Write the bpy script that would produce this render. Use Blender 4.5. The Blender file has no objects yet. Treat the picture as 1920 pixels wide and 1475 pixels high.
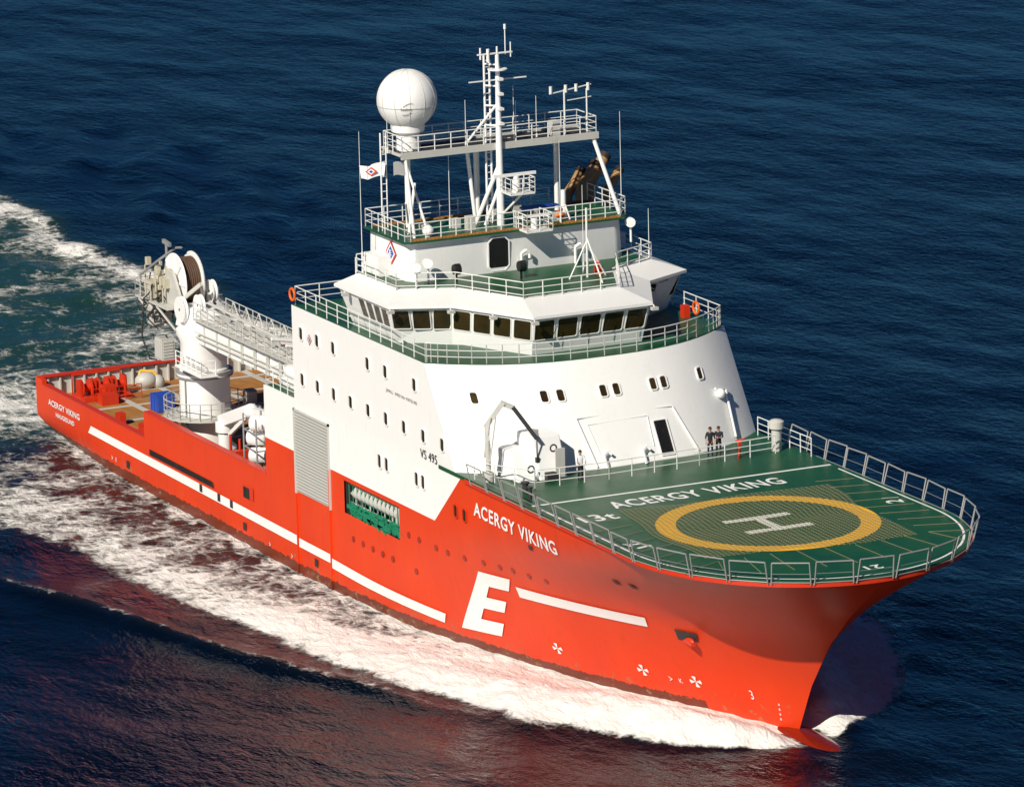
import bpy, bmesh, math, random
import numpy as np
from mathutils import Vector, Matrix
random.seed(7)
D=bpy.data;S=bpy.context.scene
# ---------------------------------------------------------------- materials
def newmat(name):
    m=D.materials.new(name);m.use_nodes=True;nt=m.node_tree
    return m,nt,nt.nodes['Principled BSDF']
def N(nt,t,**k):
    n=nt.nodes.new(t)
    for a,b in k.items(): setattr(n,a,b)
    return n
def math_(nt,op,a,b=None,c=None,clamp=False):
    n=N(nt,'ShaderNodeMath',operation=op);n.use_clamp=clamp
    for i,v in enumerate((a,b,c)):
        if v is None: continue
        if isinstance(v,(int,float)): n.inputs[i].default_value=v
        else: nt.links.new(v,n.inputs[i])
    return n.outputs[0]
def mixc(nt,f,a,b,bt='MIX'):
    n=N(nt,'ShaderNodeMix',data_type='RGBA',blend_type=bt)
    for s,v in ((n.inputs[0],f),(n.inputs[6],a),(n.inputs[7],b)):
        if isinstance(v,(int,float)): s.default_value=v
        elif isinstance(v,tuple): s.default_value=(*v,1)
        else: nt.links.new(v,s)
    return n.outputs[2]
def noise(nt,scale,detail=4,rough=.55,vec=None,dist=0):
    n=N(nt,'ShaderNodeTexNoise');n.inputs['Scale'].default_value=scale;n.inputs['Detail'].default_value=detail
    n.inputs['Roughness'].default_value=rough;n.inputs['Distortion'].default_value=dist
    if vec is not None: nt.links.new(vec,n.inputs['Vector'])
    return n.outputs[0]
def coords(nt,scale=(1,1,1),rot=(0,0,0)):
    g=N(nt,'ShaderNodeNewGeometry');mp=N(nt,'ShaderNodeMapping')
    mp.inputs['Scale'].default_value=scale;mp.inputs['Rotation'].default_value=rot
    nt.links.new(g.outputs['Position'],mp.inputs[0]);return mp.outputs[0]
def paint(name,col,rough=.45,var=.12,metal=0,dirt=(.25,.2,.15),dirtamt=.15,scale=.6,bump=.0):
    m,nt,b=newmat(name)
    v=coords(nt,(1,1,.25));n1=noise(nt,scale,6,.6,v)
    f=math_(nt,'MULTIPLY',math_(nt,'SUBTRACT',n1,.5,clamp=True),var*6,clamp=True)
    v2=coords(nt,(3,3,.35));n2=noise(nt,1.3,5,.7,v2)
    g=math_(nt,'MULTIPLY',math_(nt,'SUBTRACT',n2,.56,clamp=True),dirtamt*8,clamp=True)
    c=mixc(nt,f,col,tuple(x*(1-.35) for x in col));c=mixc(nt,g,c,dirt)
    nt.links.new(c,b.inputs['Base Color']);b.inputs['Roughness'].default_value=rough;b.inputs['Metallic'].default_value=metal
    if bump:
        bp=N(nt,'ShaderNodeBump');bp.inputs['Strength'].default_value=bump;bp.inputs['Distance'].default_value=.05
        nt.links.new(noise(nt,.8,3,.5,coords(nt)),bp.inputs['Height']);nt.links.new(bp.outputs[0],b.inputs['Normal'])
    return m
WHITE=paint('white_paint',(.88,.87,.85),.4,.04,dirtamt=.10,dirt=(.55,.45,.34),bump=.3)
MARK=paint('marking_white',(.88,.87,.85),.5,.05,dirtamt=.04)
LTGREY=paint('light_grey',(.55,.54,.5),.5,.15)
BEIGE=paint('beige_machinery',(.55,.50,.38),.5,.25,dirtamt=.3)
GREY=paint('galvanised_grey',(.33,.33,.32),.5,.1,metal=.2)
RAILM=paint('rail_white',(.78,.78,.75),.45,.1,dirtamt=.2)
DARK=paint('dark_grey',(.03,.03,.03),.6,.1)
BLACK=paint('black_paint',(.008,.008,.008),.5,.05)
REDM=paint('red_paint',(.62,.035,.008),.4,.1)
BULBM=paint('bulb_dark_red',(.20,.014,.005),.15,.2)
ORANGE=paint('orange_paint',(.8,.14,.01),.5,.1)
YEL=paint('yellow_paint',(.90,.47,.03),.6,.08,dirtamt=.04)
BLUE=paint('blue_paint',(.02,.08,.45),.45,.1)
BROWN=paint('exhaust_brown',(.42,.24,.10),.35,.2,metal=.0,dirtamt=.12,dirt=(.08,.05,.03))
SOOT=paint('exhaust_soot',(.03,.02,.015),.6,.2)
ROPE=paint('rope_tan',(.26,.24,.13),.9,.1)
CABLE=paint('brown_rope',(.09,.045,.025),.8,.2)
GREENNET=paint('green_netting',(.0,.2,.1),.8,.2)
def greendeck():
    m,nt,b=newmat('green_deck')
    n1=noise(nt,.35,6,.65,coords(nt));n2=noise(nt,2.5,4,.6,coords(nt,(1,.4,1)))
    c=mixc(nt,n1,(.004,.055,.018),(.014,.105,.04));c=mixc(nt,math_(nt,'MULTIPLY',math_(nt,'SUBTRACT',n2,.56,clamp=True),2.0,clamp=True),c,(.08,.11,.05))
    n3=noise(nt,.9,5,.7,coords(nt));c=mixc(nt,math_(nt,'MULTIPLY',math_(nt,'SUBTRACT',n3,.58,clamp=True),3.0,clamp=True),c,(.008,.028,.013))
    nt.links.new(c,b.inputs['Base Color'])
    nt.links.new(math_(nt,'MULTIPLY_ADD',n1,.4,.2),b.inputs['Roughness']);return m
GREEN=greendeck()
def wood():
    m,nt,b=newmat('wood_planking')
    w=N(nt,'ShaderNodeTexWave',wave_type='BANDS',bands_direction='Y');w.inputs['Scale'].default_value=1.3;w.inputs['Distortion'].default_value=.3
    nt.links.new(coords(nt),w.inputs[0])
    n1=noise(nt,.6,5,.6,coords(nt,(1,3,1)));n2=noise(nt,.3,5,.7,coords(nt))
    c=mixc(nt,n1,(.20,.07,.012),(.68,.30,.06));c=mixc(nt,math_(nt,'MULTIPLY',w.outputs[1],.45),c,(.12,.055,.018))
    c=mixc(nt,math_(nt,'MULTIPLY',math_(nt,'SUBTRACT',n2,.54,clamp=True),4,clamp=True),c,(.32,.27,.20))
    nt.links.new(c,b.inputs['Base Color']);b.inputs['Roughness'].default_value=.75;return m
WOOD=wood()
def hullmat():
    m,nt,b=newmat('hull_paint')
    g=N(nt,'ShaderNodeNewGeometry');s=N(nt,'ShaderNodeSeparateXYZ');nt.links.new(g.outputs['Position'],s.inputs[0])
    x,y,z=s.outputs
    n1=noise(nt,.25,6,.6,coords(nt,(1,1,.4)));n2=noise(nt,1.2,6,.7,coords(nt,(1.5,1.5,.25)))
    red=mixc(nt,n1,(.80,.060,.007),(.60,.034,.005))
    st=math_(nt,'MULTIPLY',math_(nt,'SUBTRACT',n2,.56,clamp=True),3.2,clamp=True)
    red=mixc(nt,math_(nt,'MULTIPLY',st,.5),red,(.33,.05,.02))
    lim=math_(nt,'MULTIPLY_ADD',math_(nt,'SUBTRACT',z,7.7),1.12,63.7)
    w=math_(nt,'MULTIPLY',math_(nt,'GREATER_THAN',z,7.68),math_(nt,'LESS_THAN',x,lim))
    c=mixc(nt,w,red,(.88,.87,.85))
    bz=math_(nt,'MULTIPLY_ADD',n2,.7,.22)
    low=math_(nt,'MULTIPLY',math_(nt,'LESS_THAN',z,math_(nt,'ADD',bz,.12)),math_(nt,'LESS_THAN',x,84.))
    bc=mixc(nt,n1,(.04,.02,.012),(.16,.035,.012))
    c=mixc(nt,math_(nt,'MULTIPLY',low,.88),c,bc)
    n3=noise(nt,1.6,6,.7,coords(nt));pz=math_(nt,'SUBTRACT',1.7,z,clamp=True)
    p=math_(nt,'MULTIPLY',math_(nt,'GREATER_THAN',n3,.61),math_(nt,'MULTIPLY',pz,.9),clamp=True)
    c=mixc(nt,p,c,(.27,.17,.08))
    n4=noise(nt,2.4,5,.75,coords(nt,(2.5,2.5,.12)));r4=math_(nt,'MULTIPLY',math_(nt,'SUBTRACT',n4,.6,clamp=True),2.2,clamp=True)
    c=mixc(nt,r4,c,(.30,.12,.07))
    nt.links.new(c,b.inputs['Base Color']);b.inputs['Roughness'].default_value=.42;b.inputs['Specular IOR Level'].default_value=.3
    bp=N(nt,'ShaderNodeBump');bp.inputs['Strength'].default_value=.45;bp.inputs['Distance'].default_value=.06
    nt.links.new(noise(nt,.7,3,.5,coords(nt,(1,1,.6))),bp.inputs['Height']);nt.links.new(bp.outputs[0],b.inputs['Normal'])
    return m
HULL=hullmat()
def glassm():
    m,nt,b=newmat('dark_glass');b.inputs['Roughness'].default_value=.06
    b.inputs['IOR'].default_value=1.5
    n=noise(nt,.9,2,.5,coords(nt));nt.links.new(mixc(nt,n,(.004,.004,.005),(.07,.045,.012)),b.inputs['Base Color']);return m
GLASS=glassm()
def shutter():
    m,nt,b=newmat('rolling_shutter')
    w=N(nt,'ShaderNodeTexWave',wave_type='BANDS',bands_direction='Z');w.inputs['Scale'].default_value=1.6
    nt.links.new(coords(nt),w.inputs[0])
    nt.links.new(mixc(nt,w.outputs[1],(.36,.36,.33),(.56,.55,.51)),b.inputs['Base Color']);b.inputs['Roughness'].default_value=.5
    bp=N(nt,'ShaderNodeBump');bp.inputs['Strength'].default_value=.6;bp.inputs['Distance'].default_value=.05
    nt.links.new(w.outputs[1],bp.inputs['Height']);nt.links.new(bp.outputs[0],b.inputs['Normal']);return m
SHUT=shutter()
# ---------------------------------------------------------------- mesh builder
class MB:
    def __init__(s): s.v=[];s.f=[];s.m=[];s.mi=0
    def add(s,vs,fs):
        o=len(s.v);s.v+= [tuple(map(float,p)) for p in vs]
        for f in fs: s.f.append(tuple(o+i for i in f));s.m.append(s.mi)
    def box(s,x0,x1,y0,y1,z0,z1):
        s.add([(x0,y0,z0),(x1,y0,z0),(x1,y1,z0),(x0,y1,z0),(x0,y0,z1),(x1,y0,z1),(x1,y1,z1),(x0,y1,z1)],
              [(0,3,2,1),(4,5,6,7),(0,1,5,4),(1,2,6,5),(2,3,7,6),(3,0,4,7)])
    def cyl(s,p,q,r,r2=None,n=8):
        p=Vector(p);q=Vector(q);r2=r if r2 is None else r2
        d=(q-p).normalized();a=d.orthogonal().normalized();b=d.cross(a)
        vs=[];
        for c,rr in ((p,r),(q,r2)):
            for i in range(n):
                t=2*math.pi*i/n;vs.append(c+a*rr*math.cos(t)+b*rr*math.sin(t))
        s.add(vs,[(i,(i+1)%n,n+(i+1)%n,n+i) for i in range(n)]+[tuple(range(n))[::-1],tuple(range(n,2*n))])
        return s
    def tube(s,P,r,n=14):
        P=[Vector(p) for p in P];vs=[];a=None
        for i,p in enumerate(P):
            d=(P[min(i+1,len(P)-1)]-P[max(i-1,0)]).normalized()
            a=(Vector((1,0,0)) if a is None else a);a=(a-d*a.dot(d)).normalized();b=d.cross(a)
            for k in range(n):
                t=2*math.pi*k/n;vs.append(p+a*r*math.cos(t)+b*r*math.sin(t))
        K=len(P)
        s.add(vs,[(j*n+i,j*n+(i+1)%n,(j+1)*n+(i+1)%n,(j+1)*n+i) for j in range(K-1) for i in range(n)])
    def path(s,pts,r,n=6,closed=False):
        P=list(pts)
        if closed:P.append(P[0])
        for a,b in zip(P,P[1:]):
            if (Vector(a)-Vector(b)).length>1e-4:s.cyl(a,b,r,n=n)
        return s
    def beam(s,p,q,w,h):
        p=Vector(p);q=Vector(q);d=(q-p).normalized();a=d.cross(Vector((0,0,1)))
        a=a.normalized() if a.length>1e-3 else Vector((1,0,0));b=a.cross(d)
        vs=[c+a*i*w/2+b*j*h/2 for c in (p,q) for i,j in ((-1,-1),(1,-1),(1,1),(-1,1))]
        s.add(vs,[(0,1,2,3),(7,6,5,4),(0,4,5,1),(1,5,6,2),(2,6,7,3),(3,7,4,0)])
        return s
    def sphere(s,c,r,nu=24,nv=14,sx=1,sy=1,sz=1):
        vs=[(c[0],c[1],c[2]+r*sz)]
        for j in range(1,nv):
            for i in range(nu):
                t=math.pi*j/nv;u=2*math.pi*i/nu
                vs.append((c[0]+r*sx*math.sin(t)*math.cos(u),c[1]+r*sy*math.sin(t)*math.sin(u),c[2]+r*sz*math.cos(t)))
        vs.append((c[0],c[1],c[2]-r*sz));L=len(vs)-1;fs=[]
        for i in range(nu):
            fs.append((0,1+i,1+(i+1)%nu));fs.append((L,L-nu+(i+1)%nu,L-nu+i))
        for j in range(nv-2):
            for i in range(nu):
                a=1+j*nu;fs.append((a+i,a+nu+i,a+nu+(i+1)%nu,a+(i+1)%nu))
        s.add(vs,fs)
    def rev(s,c,prof,n=28,axis='z'):
        vs=[]
        for r,h in prof:
            for i in range(n):
                t=2*math.pi*i/n
                if axis=='z': vs.append((c[0]+r*math.cos(t),c[1]+r*math.sin(t),c[2]+h))
                else: vs.append((c[0]+r*math.cos(t),c[1]+h,c[2]+r*math.sin(t)))
        k=len(prof)
        s.add(vs,[(j*n+i,j*n+(i+1)%n,(j+1)*n+(i+1)%n,(j+1)*n+i) for j in range(k-1) for i in range(n)])
    def prism(s,pts,z0,z1,top=None):
        n=len(pts);t=top or pts
        s.add([(p[0],p[1],z0) for p in pts]+[(p[0],p[1],z1) for p in t],
              [(i,(i+1)%n,n+(i+1)%n,n+i) for i in range(n)]+[tuple(range(n))[::-1],tuple(range(n,2*n))])
    def rail(s,pts,h=1.1,step=1.5,r=.034,closed=False,k=3):
        P=[Vector(p) for p in pts]
        if closed:P.append(P[0])
        for a,b in zip(P,P[1:]):
            L=(b-a).length
            if L<.01: continue
            for j in range(1,k+1):
                z=Vector((0,0,h*j/k));s.cyl(a+z,b+z,r if j==k else r*.75,n=5)
            n=max(1,round(L/step))
            for i in range(n+1):
                c=a.lerp(b,i/n);s.cyl(c,c+Vector((0,0,h)),r,n=5)
    def obj(s,name,parent=None,mats=None,smooth=False,label=None,bevel=0):
        me=D.meshes.new(name);me.from_pydata(s.v,[],s.f)
        mats=mats if isinstance(mats,(list,tuple)) else [mats]
        for m in mats: me.materials.append(m)
        me.polygons.foreach_set('material_index',s.m)
        bm=bmesh.new();bm.from_mesh(me);bmesh.ops.recalc_face_normals(bm,faces=bm.faces);bm.to_mesh(me);bm.free()
        if smooth:
            me.polygons.foreach_set('use_smooth',[True]*len(me.polygons))
            try: me.set_sharp_from_angle(angle=math.radians(40))
            except Exception: pass
        o=D.objects.new(name,me);S.collection.objects.link(o)
        if parent: o.parent=parent
        if label: o['label']=label
        if bevel:
            b=o.modifiers.new('b','BEVEL');b.width=bevel;b.segments=2;b.limit_method='ANGLE'
        return o
def top(o,label,cat,group=None):
    o['label']=label;o['category']=cat
    if group:o['group']=group
    return o
def empty(name,loc=(0,0,0),parent=None):
    o=D.objects.new(name,None);o.location=loc;S.collection.objects.link(o)
    if parent:o.parent=parent
    return o
ship=top(empty('offshore_ship'),'red and white offshore ship with green helicopter deck','ship')
# ---------------------------------------------------------------- hull shape
ZS=[-3,-1.5,0,2.9,5.8,8,9.6,10.6,11.0];XS=[86.5,88.6,89.9,91.4,93.6,96.0,98.1,99.4,99.8]
def xs(z): return float(np.interp(z,ZS,XS))
def hb(x,z):
    t=min(max(z/11.,0),1);x0=45+20*t**.6+23.7*t**12;X=xs(z)
    W=9.85
    if z<0: W*=1-.06*z*z/3
    if x<12:
        tt=max(0,1-(z/1.6)) if z<1.6 else 0
        W-=1.3*tt*tt*(1-x/12)
    if x<=x0: return W
    u=min((x-x0)/(X-x0),1)
    n=2+50*t**8*(1-t);m=1-.5*t*t
    return W*max(0,1-u**n)**m
def hullpt(x,z,off=.03):
    y=hb(x,z);e=.05
    dx=(hb(x+e,z)-hb(x-e,z))/(2*e);dz=(hb(x,z+e)-hb(x,z-e))/(2*e)
    nrm=Vector((-dx,1,-dz)).normalized()
    return (x+nrm.x*off,-(y+nrm.y*off),z+nrm.z*off)
mb=MB()
def zbot(x): return -3 if x>10 else 1.3-4.3*(x/10)**.8
def ztop(x): return 3.55 if x<19.2 else (5.3 if x<39 else 11.0)
zl=[-3,-1.5,-.6,0,.35,.8,1.3,1.8,2.4,3,3.55,4.0,4.4,4.85,5.3,5.4,5.9,6.4,6.9,7.4,7.68,8.0,8.3,8.6,8.9,9.2,9.4,9.6,9.8,10.0,10.2,10.35,10.5,10.65,10.8,10.9,11.0]
xl=[0,.6,1.5,3,5,8,10,14,19.1,19.3,24,30,36,39-.01,39+.01,43.7,45,48,50.8,54,58.7,61,63,65]
ss=[1-(1-k/60)**1.5 for k in range(1,61)]
for sg in (-1,1):
    def col(i):
        if i<len(xl): return [(xl[i],z) for z in zl]
        s_=ss[i-len(xl)];return [(65+s_*(xs(z)-65),z) for z in zl]
    nC=len(xl)+len(ss);o=len(mb.v);nz=len(zl)
    for i in range(nC):
        for x,z in col(i):
            zz=max(z,zbot(x)) if x<10 else z
            mb.v.append((x,sg*hb(x,zz),zz))
    for i in range(nC-1):
        for j in range(nz-1):
            if i<len(xl)-1:
                xm=(xl[i]+xl[i+1])/2;zm=(zl[j]+zl[j+1])/2
                if zm>ztop(xm): continue
                if zm<zbot(xm)-.3: continue
                if sg<0 and 50.8<xm<58.7 and 5.4<zm<7.4: continue
            a=o+i*nz+j;mb.f.append((a,a+nz,a+nz+1,a+1));mb.m.append(0)
mb.box(-.02,.1,-9.83,9.83,1.6,3.55)
mb.box(0,9,-8.4,8.4,1.2,1.9)
mb.box(-.03,1.2,-9.87,-9.55,3.5,3.95);mb.box(-.03,.25,-9.8,9.8,3.5,3.9)
mb.box(39,39.15,-9.8,9.8,2.6,11.0)
hull=mb.obj('hull',ship,HULL,True)
b=MB();b.sphere((90.6,0,-.80),1.5,36,20,sx=3.9,sy=1.05,sz=.64);b.obj('bulbous_bow',ship,BULBM,True)
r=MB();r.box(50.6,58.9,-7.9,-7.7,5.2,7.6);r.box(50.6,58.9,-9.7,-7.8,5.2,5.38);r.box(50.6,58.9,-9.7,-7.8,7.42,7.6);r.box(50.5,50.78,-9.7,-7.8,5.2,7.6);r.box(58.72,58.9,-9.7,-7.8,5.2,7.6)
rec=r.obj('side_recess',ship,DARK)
r=MB()
for i in range(7):
    x=51.6+i*1.05;r.box(x,x+.75,-9.3,-8.5,6.2,6.95)
    r.cyl((x,-9.45,6.1),(x,-9.45,7.3),.05);r.cyl((x+.4,-9.4,7.1),(x+.9,-9.4,7.1),.12)
r.cyl((51.5,-9.3,6.7),(57.9,-9.3,6.7),.38,n=14)
for z in (6.05,6.6,7.15): r.cyl((51,-9.5,z),(58.5,-9.5,z),.05)
r.box(57.6,58.5,-9.6,-8.8,5.9,7.2)
r.obj('equipment_rack',rec,LTGREY)
r=MB()
for i in range(90):
    a=51+random.random()*7.4;z=5.45+random.random()*.8
    r.beam((a,-9.6-random.random()*.25,z),(a+.3+random.random()*.6,-9.7-random.random()*.2,z-random.random()*.25),.07,.1)
for i in range(14):
    a=51+i*.58;r.beam((a,-9.62,7.3),(a+.15,-9.68,5.7),.05,.1)
r.beam((51,-9.7,5.85),(58.6,-9.7,5.7),.2,.22)
r.obj('green_netting',rec,GREENNET)
def decal(name,quad,nx=14,nz=4,mat=MARK,off=.06,parent=hull):
    (a,b_,c,d)=quad
    m=MB();vs=[]
    for j in range(nz+1):
        for i in range(nx+1):
            u=i/nx;v=j/nz
            x=(a[0]*(1-u)+b_[0]*u)*(1-v)+(d[0]*(1-u)+c[0]*u)*v
            z=(a[1]*(1-u)+b_[1]*u)*(1-v)+(d[1]*(1-u)+c[1]*u)*v
            vs.append(hullpt(x,z,off))
    m.add(vs,[(j*(nx+1)+i,j*(nx+1)+i+1,(j+1)*(nx+1)+i+1,(j+1)*(nx+1)+i) for j in range(nz) for i in range(nx)])
    return m.obj(name,parent,mat,True)
decal('hull_stripe',[(9.4,1.95),(43.7,1.8),(43.7,2.4),(9.9,2.5)],40)
decal('hull_stripe',[(43.9,1.75),(48.7,1.75),(48.7,2.3),(43.9,2.3)],8)
decal('hull_stripe',[(48.8,1.5),(62.8,1.2),(63.2,1.85),(48.8,2.1)],24)
decal('hull_stripe',[(71.9,4.75),(82.4,5.05),(82.7,5.7),(71.9,5.4)],40,6)
def sh(u,v):
    bl=(64.6,1.3);br=(68.6,1.6);tr=(71.6,5.8);tl=(68.3,5.6)
    x=(bl[0]*(1-u)+br[0]*u)*(1-v)+(tl[0]*(1-u)+tr[0]*u)*v
    z=(bl[1]*(1-u)+br[1]*u)*(1-v)+(tl[1]*(1-u)+tr[1]*u)*v
    return (x,z)
m=MB()
def egrid(u0,u1,v0,v1,n=12):
    vs=[hullpt(*sh(u0+(u1-u0)*i/n,v0+(v1-v0)*j/n),.06) for j in range(n+1) for i in range(n+1)]
    m.add(vs,[(j*(n+1)+i,j*(n+1)+i+1,(j+1)*(n+1)+i+1,(j+1)*(n+1)+i) for j in range(n) for i in range(n)])
egrid(0,.42,0,1);egrid(.42,1,0,.22);egrid(.42,.97,.41,.60);egrid(.42,1,.79,1)
m.obj('painted_letter',hull,MARK,True)
decal('fender_slot',[(20,2.62),(30.6,2.62),(30.4,3.0),(20,3.0)],10,2,BLACK,.05)
for x,z in ((28.3,2.2),(31.2,2.2),(33.2,2.2),(35.2,1.2),(46.2,1.3),(16,1.2)):
    decal('hull_inlet',[(x,z-.25),(x+.45,z-.25),(x+.45,z+.25),(x,z+.25)],2,2,DARK,.08)
decal('hull_recess_box',[(35.2,3.1),(36.9,3.1),(36.9,3.9),(35.2,3.9)],2,2,REDM,.05)
decal('hull_recess_box',[(35.4,3.1),(36.3,3.1),(36.3,3.8),(35.4,3.8)],2,2,BLACK,.07)
decal('anchor_pocket',[(84.2,4.6),(85.6,4.7),(85.9,5.3),(84.4,5.3)],6,4,DARK,.06)
m=MB();p0=Vector(hullpt(85.1,4.75,.1));m.sphere(p0,.33,12,8,1.4,.6,.5);m.beam(p0+Vector((-.6,0,-.1)),p0+Vector((.6,-.1,-.1)),.25,.2);m.obj('anchor',hull,REDM,True)
for x,z in ((84.0,8.4),(85.3,8.4),(76,8.8)):
    decal('mooring_port',[(x,z-.15),(x+.45,z-.15),(x+.45,z+.15),(x,z+.15)],3,2,DARK,.06)
PH=[(53.4,4.0),(54.8,4.0),(56.2,4.0),(57.6,4.0),(60.6,3.9),(52,4.0),
    (60.0,6.0),(61.4,6.0),(63.6,6.0),(65.0,6.0),(67.0,6.1),(69.2,6.3),(71,6.4),(72.4,6.5),(74,6.5),(75.6,6.5)]
REDD=paint('porthole_dark_red',(.3,.02,.008),.4)
for x,z in PH:
    m=MB();p=Vector(hullpt(x,z,.0));q_=Vector(hullpt(x,z,.05));m.cyl(p,q_,.19,n=12);m.obj('porthole',hull,REDD)
def textmesh(body,size,font_bold=True,sp=1.0):
    c=D.curves.new('t','FONT');c.body=body;c.size=size;c.space_character=sp;c.offset=.02*size if font_bold else 0
    c.resolution_u=3
    o=D.objects.new('t',c);S.collection.objects.link(o)
    dg=bpy.context.evaluated_depsgraph_get();me=D.meshes.new_from_object(o.evaluated_get(dg))
    v=[tuple(p.co) for p in me.vertices];f=[tuple(p.vertices) for p in me.polygons]
    D.objects.remove(o);return v,f
def text(name,body,fn,width,height,mat,parent,sp=1.05,label=None,bold=True):
    v,f=textmesh(body,1.0,bold,sp);x0=min(p[0] for p in v);x1=max(p[0] for p in v);y0=min(p[1] for p in v);y1=max(p[1] for p in v)
    m=MB();m.add([fn((p[0]-x0)/(x1-x0)*width,(p[1]-y0)/(y1-y0)*height) for p in v],f)
    o=m.obj(name,parent,mat);return o
text('ship_name_lettering','ACERGY VIKING',lambda a,b_:hullpt(69.2+a,9.2-.012*a+b_,.07),10.4,.82,MARK,hull,1.12)
text('ship_name_lettering','ACERGY VIKING',lambda a,b_:hullpt(2.3+a,2.45+b_,.05),5.6,.42,MARK,hull)
text('home_port_lettering','HAUGESUND',lambda a,b_:hullpt(3.6+a,1.85+b_,.05),3.3,.32,MARK,hull)
for x,z in ((73.6,1.9),(80.2,1.9),(83.9,1.9)):
    m=MB()
    for k in range(4):
        t=k*math.pi/2+.1
        vs=[hullpt(x,z,.06)]+[hullpt(x+.4*math.cos(t+d),z+.34*math.sin(t+d),.06) for d in (-.38,0,.38)]
        m.add(vs,[(0,1,2,3)])
    m.obj('thruster_mark',hull,MARK)
text('draught_figure','3',lambda a,b_:hullpt(87.4+a,1.5+b_,.06),.2,.55,MARK,hull,bold=False)
for k in range(4): text('draught_figure','8',lambda a,b_,k=k:hullpt(88.9+k*.05+a,.5+k*.3+b_,.06),.1,.14,MARK,hull,bold=False)
for x,z in ((13.4,.95),(14.1,.95),(39.2,.75),(42.6,.75),(82.0,1.6),(82.7,1.6)):
    text('frame_mark','K' if int(x*10)%2 else '>',lambda a,b_,x=x,z=z:hullpt(x+a,z+b_,.06),.22,.28,MARK,hull,bold=False)
# ---------------------------------------------------------------- aft deck
d=MB();d.box(.1,39.1,-9.7,9.7,2.4,2.6);d.obj('working_deck',ship,WOOD)
d=MB()
for y in (-8.9,-5.2,-1.7,1.7,5.2,8.9): d.box(.3,39,y-.22,y+.22,2.6,2.63)
for x in range(2,39,4): d.box(x,x+.35,-9.4,9.4,2.6,2.625)
d.obj('deck_steel_strip',ship,LTGREY)
bw=MB();bw.mi=0
for sy in (-1,1):
    for x0,x1,zt in ((0.1,19.2,3.5),(19.25,39,5.25)):
        y0,y1=sorted((sy*9.8,sy*9.55));bw.box(x0,x1,y0,y1,2.6,zt)
        for i in range(int((x1-x0)/.9)):
            x=x0+.5+i*.9;y0,y1=sorted((sy*9.55,sy*9.3));bw.box(x,x+.07,y0,y1,2.6,zt-.08)
bw.box(.11,.3,-9.5,9.5,2.6,3.8)
for i in range(22):
    y=-9.2+i*.88;bw.box(.3,.6,y,y+.08,2.6,3.75)
bw.mi=1
for sy in (-1,1):
    for x0,x1,zt in ((1.2,19.2,3.56),(19.2,39,5.31)):
        y0,y1=sorted((sy*9.87,sy*9.4));bw.box(x0,x1,y0,y1,zt-.04,zt+.06)
bw.box(-.05,.55,-9.5,9.5,3.88,3.98);bw.box(19.15,19.35,-9.8,-9.4,3.4,5.3)
bw.obj('bulwark',ship,[LTGREY,REDM])
w=MB()
for y in (-7.3,-6.1,-4.9):
    w.rev((2.6,y,3.35),[(.1,-.35),(.62,-.35),(.62,-.28),(.28,-.28),(.28,.28),(.62,.28),(.62,.35),(.1,.35)],16,'y')
w.box(1.6,3.9,-7.9,-4.4,2.62,2.85);w.box(3.2,4.0,-6.4,-5.6,2.85,3.6)
for y in (-7.75,-6.7,-5.5,-4.5): w.box(2.2,3.0,y-.07,y+.07,2.85,3.9)
w.path([(1.7,-7.9,2.8),(1.7,-7.9,4.1),(1.7,-4.4,4.1),(1.7,-4.4,2.8)],.06);w.rail([(4.5,-7.5,2.62),(4.5,-4,2.62)],1.0,1.1)
w.box(4.3,5.3,-7.2,-6.0,2.62,3.3)
w.obj('stern_winch',ship,REDM,True)
c=MB();c.sphere((1.9,-2.6,3.15),.72,16,10,.9,1.1,.8)
c.sphere((2.0,-1.8,3.0),.5,14,8);o=top(c.obj('cargo_bag',None,LTGREY,True),'white lumpy cargo bag lying on the wooden working deck','bag')
c=MB();c.path([(1.9,-3.4,2.9),(1.5,-2.8,3.8),(1.9,-2.0,3.7),(2.2,-1.5,2.8)],.09);c.obj('strap',o,YEL)
c=MB();c.box(8,9.3,-4.8,-3.6,2.64,3.7);c.box(8.05,9.25,-4.85,-3.55,3.7,3.78)
for x in (8.1,8.6,9.1): c.box(x,x+.08,-4.86,-3.54,2.64,3.7)
top(c.obj('storage_box',None,BLUE),'blue steel storage box on the working deck','box')
c=MB()
for i in range(5): c.rev((31.5,1,2.7+i*.12),[(.5,0),(.72,.06),(.5,.12)],16)
top(c.obj('rope_coil',None,YEL,True),'coil of yellow rope on the working deck','rope')
# ---------------------------------------------------------------- pedestal crane
CX,CY=20.6,-6.1
p=MB();p.rev((CX,CY,0),[(0,2.6),(1.95,2.6),(1.95,2.8),(1.65,3.1),(1.65,7.6),(1.8,7.65),(1.8,7.95),(1.6,8.0),(1.6,8.1),(1.5,8.2),(1.5,9.9),(1.75,10.4),(1.75,10.7),(0,10.7)],36)
crane=p.obj('pedestal_crane',ship,WHITE,True,label='white ship crane on a round pedestal with rope drum')
m=MB();m.rev((CX,CY,7.62),[(1.66,0),(1.86,0),(1.86,.1),(1.66,.1)],36);m.rev((CX,CY,7.9),[(1.62,0),(1.86,0),(1.86,.1),(1.62,.1)],36);m.obj('slew_flange',crane,GREY)
m=MB();m.cyl((CX+.6,CY-1.62,3),(CX+.6,CY-1.62,7.5),.05);m.obj('cable_conduit',crane,GREY)
m=MB();n=24
ring=[(CX+2.7*math.cos(2*math.pi*i/n),CY+2.7*math.sin(2*math.pi*i/n),5.1) for i in range(n)]
m.rev((CX,CY,5.0),[(1.66,0),(2.75,0),(2.75,.1),(1.66,.1)],n);m.rail(ring,1.1,1.2,closed=True)
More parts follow.
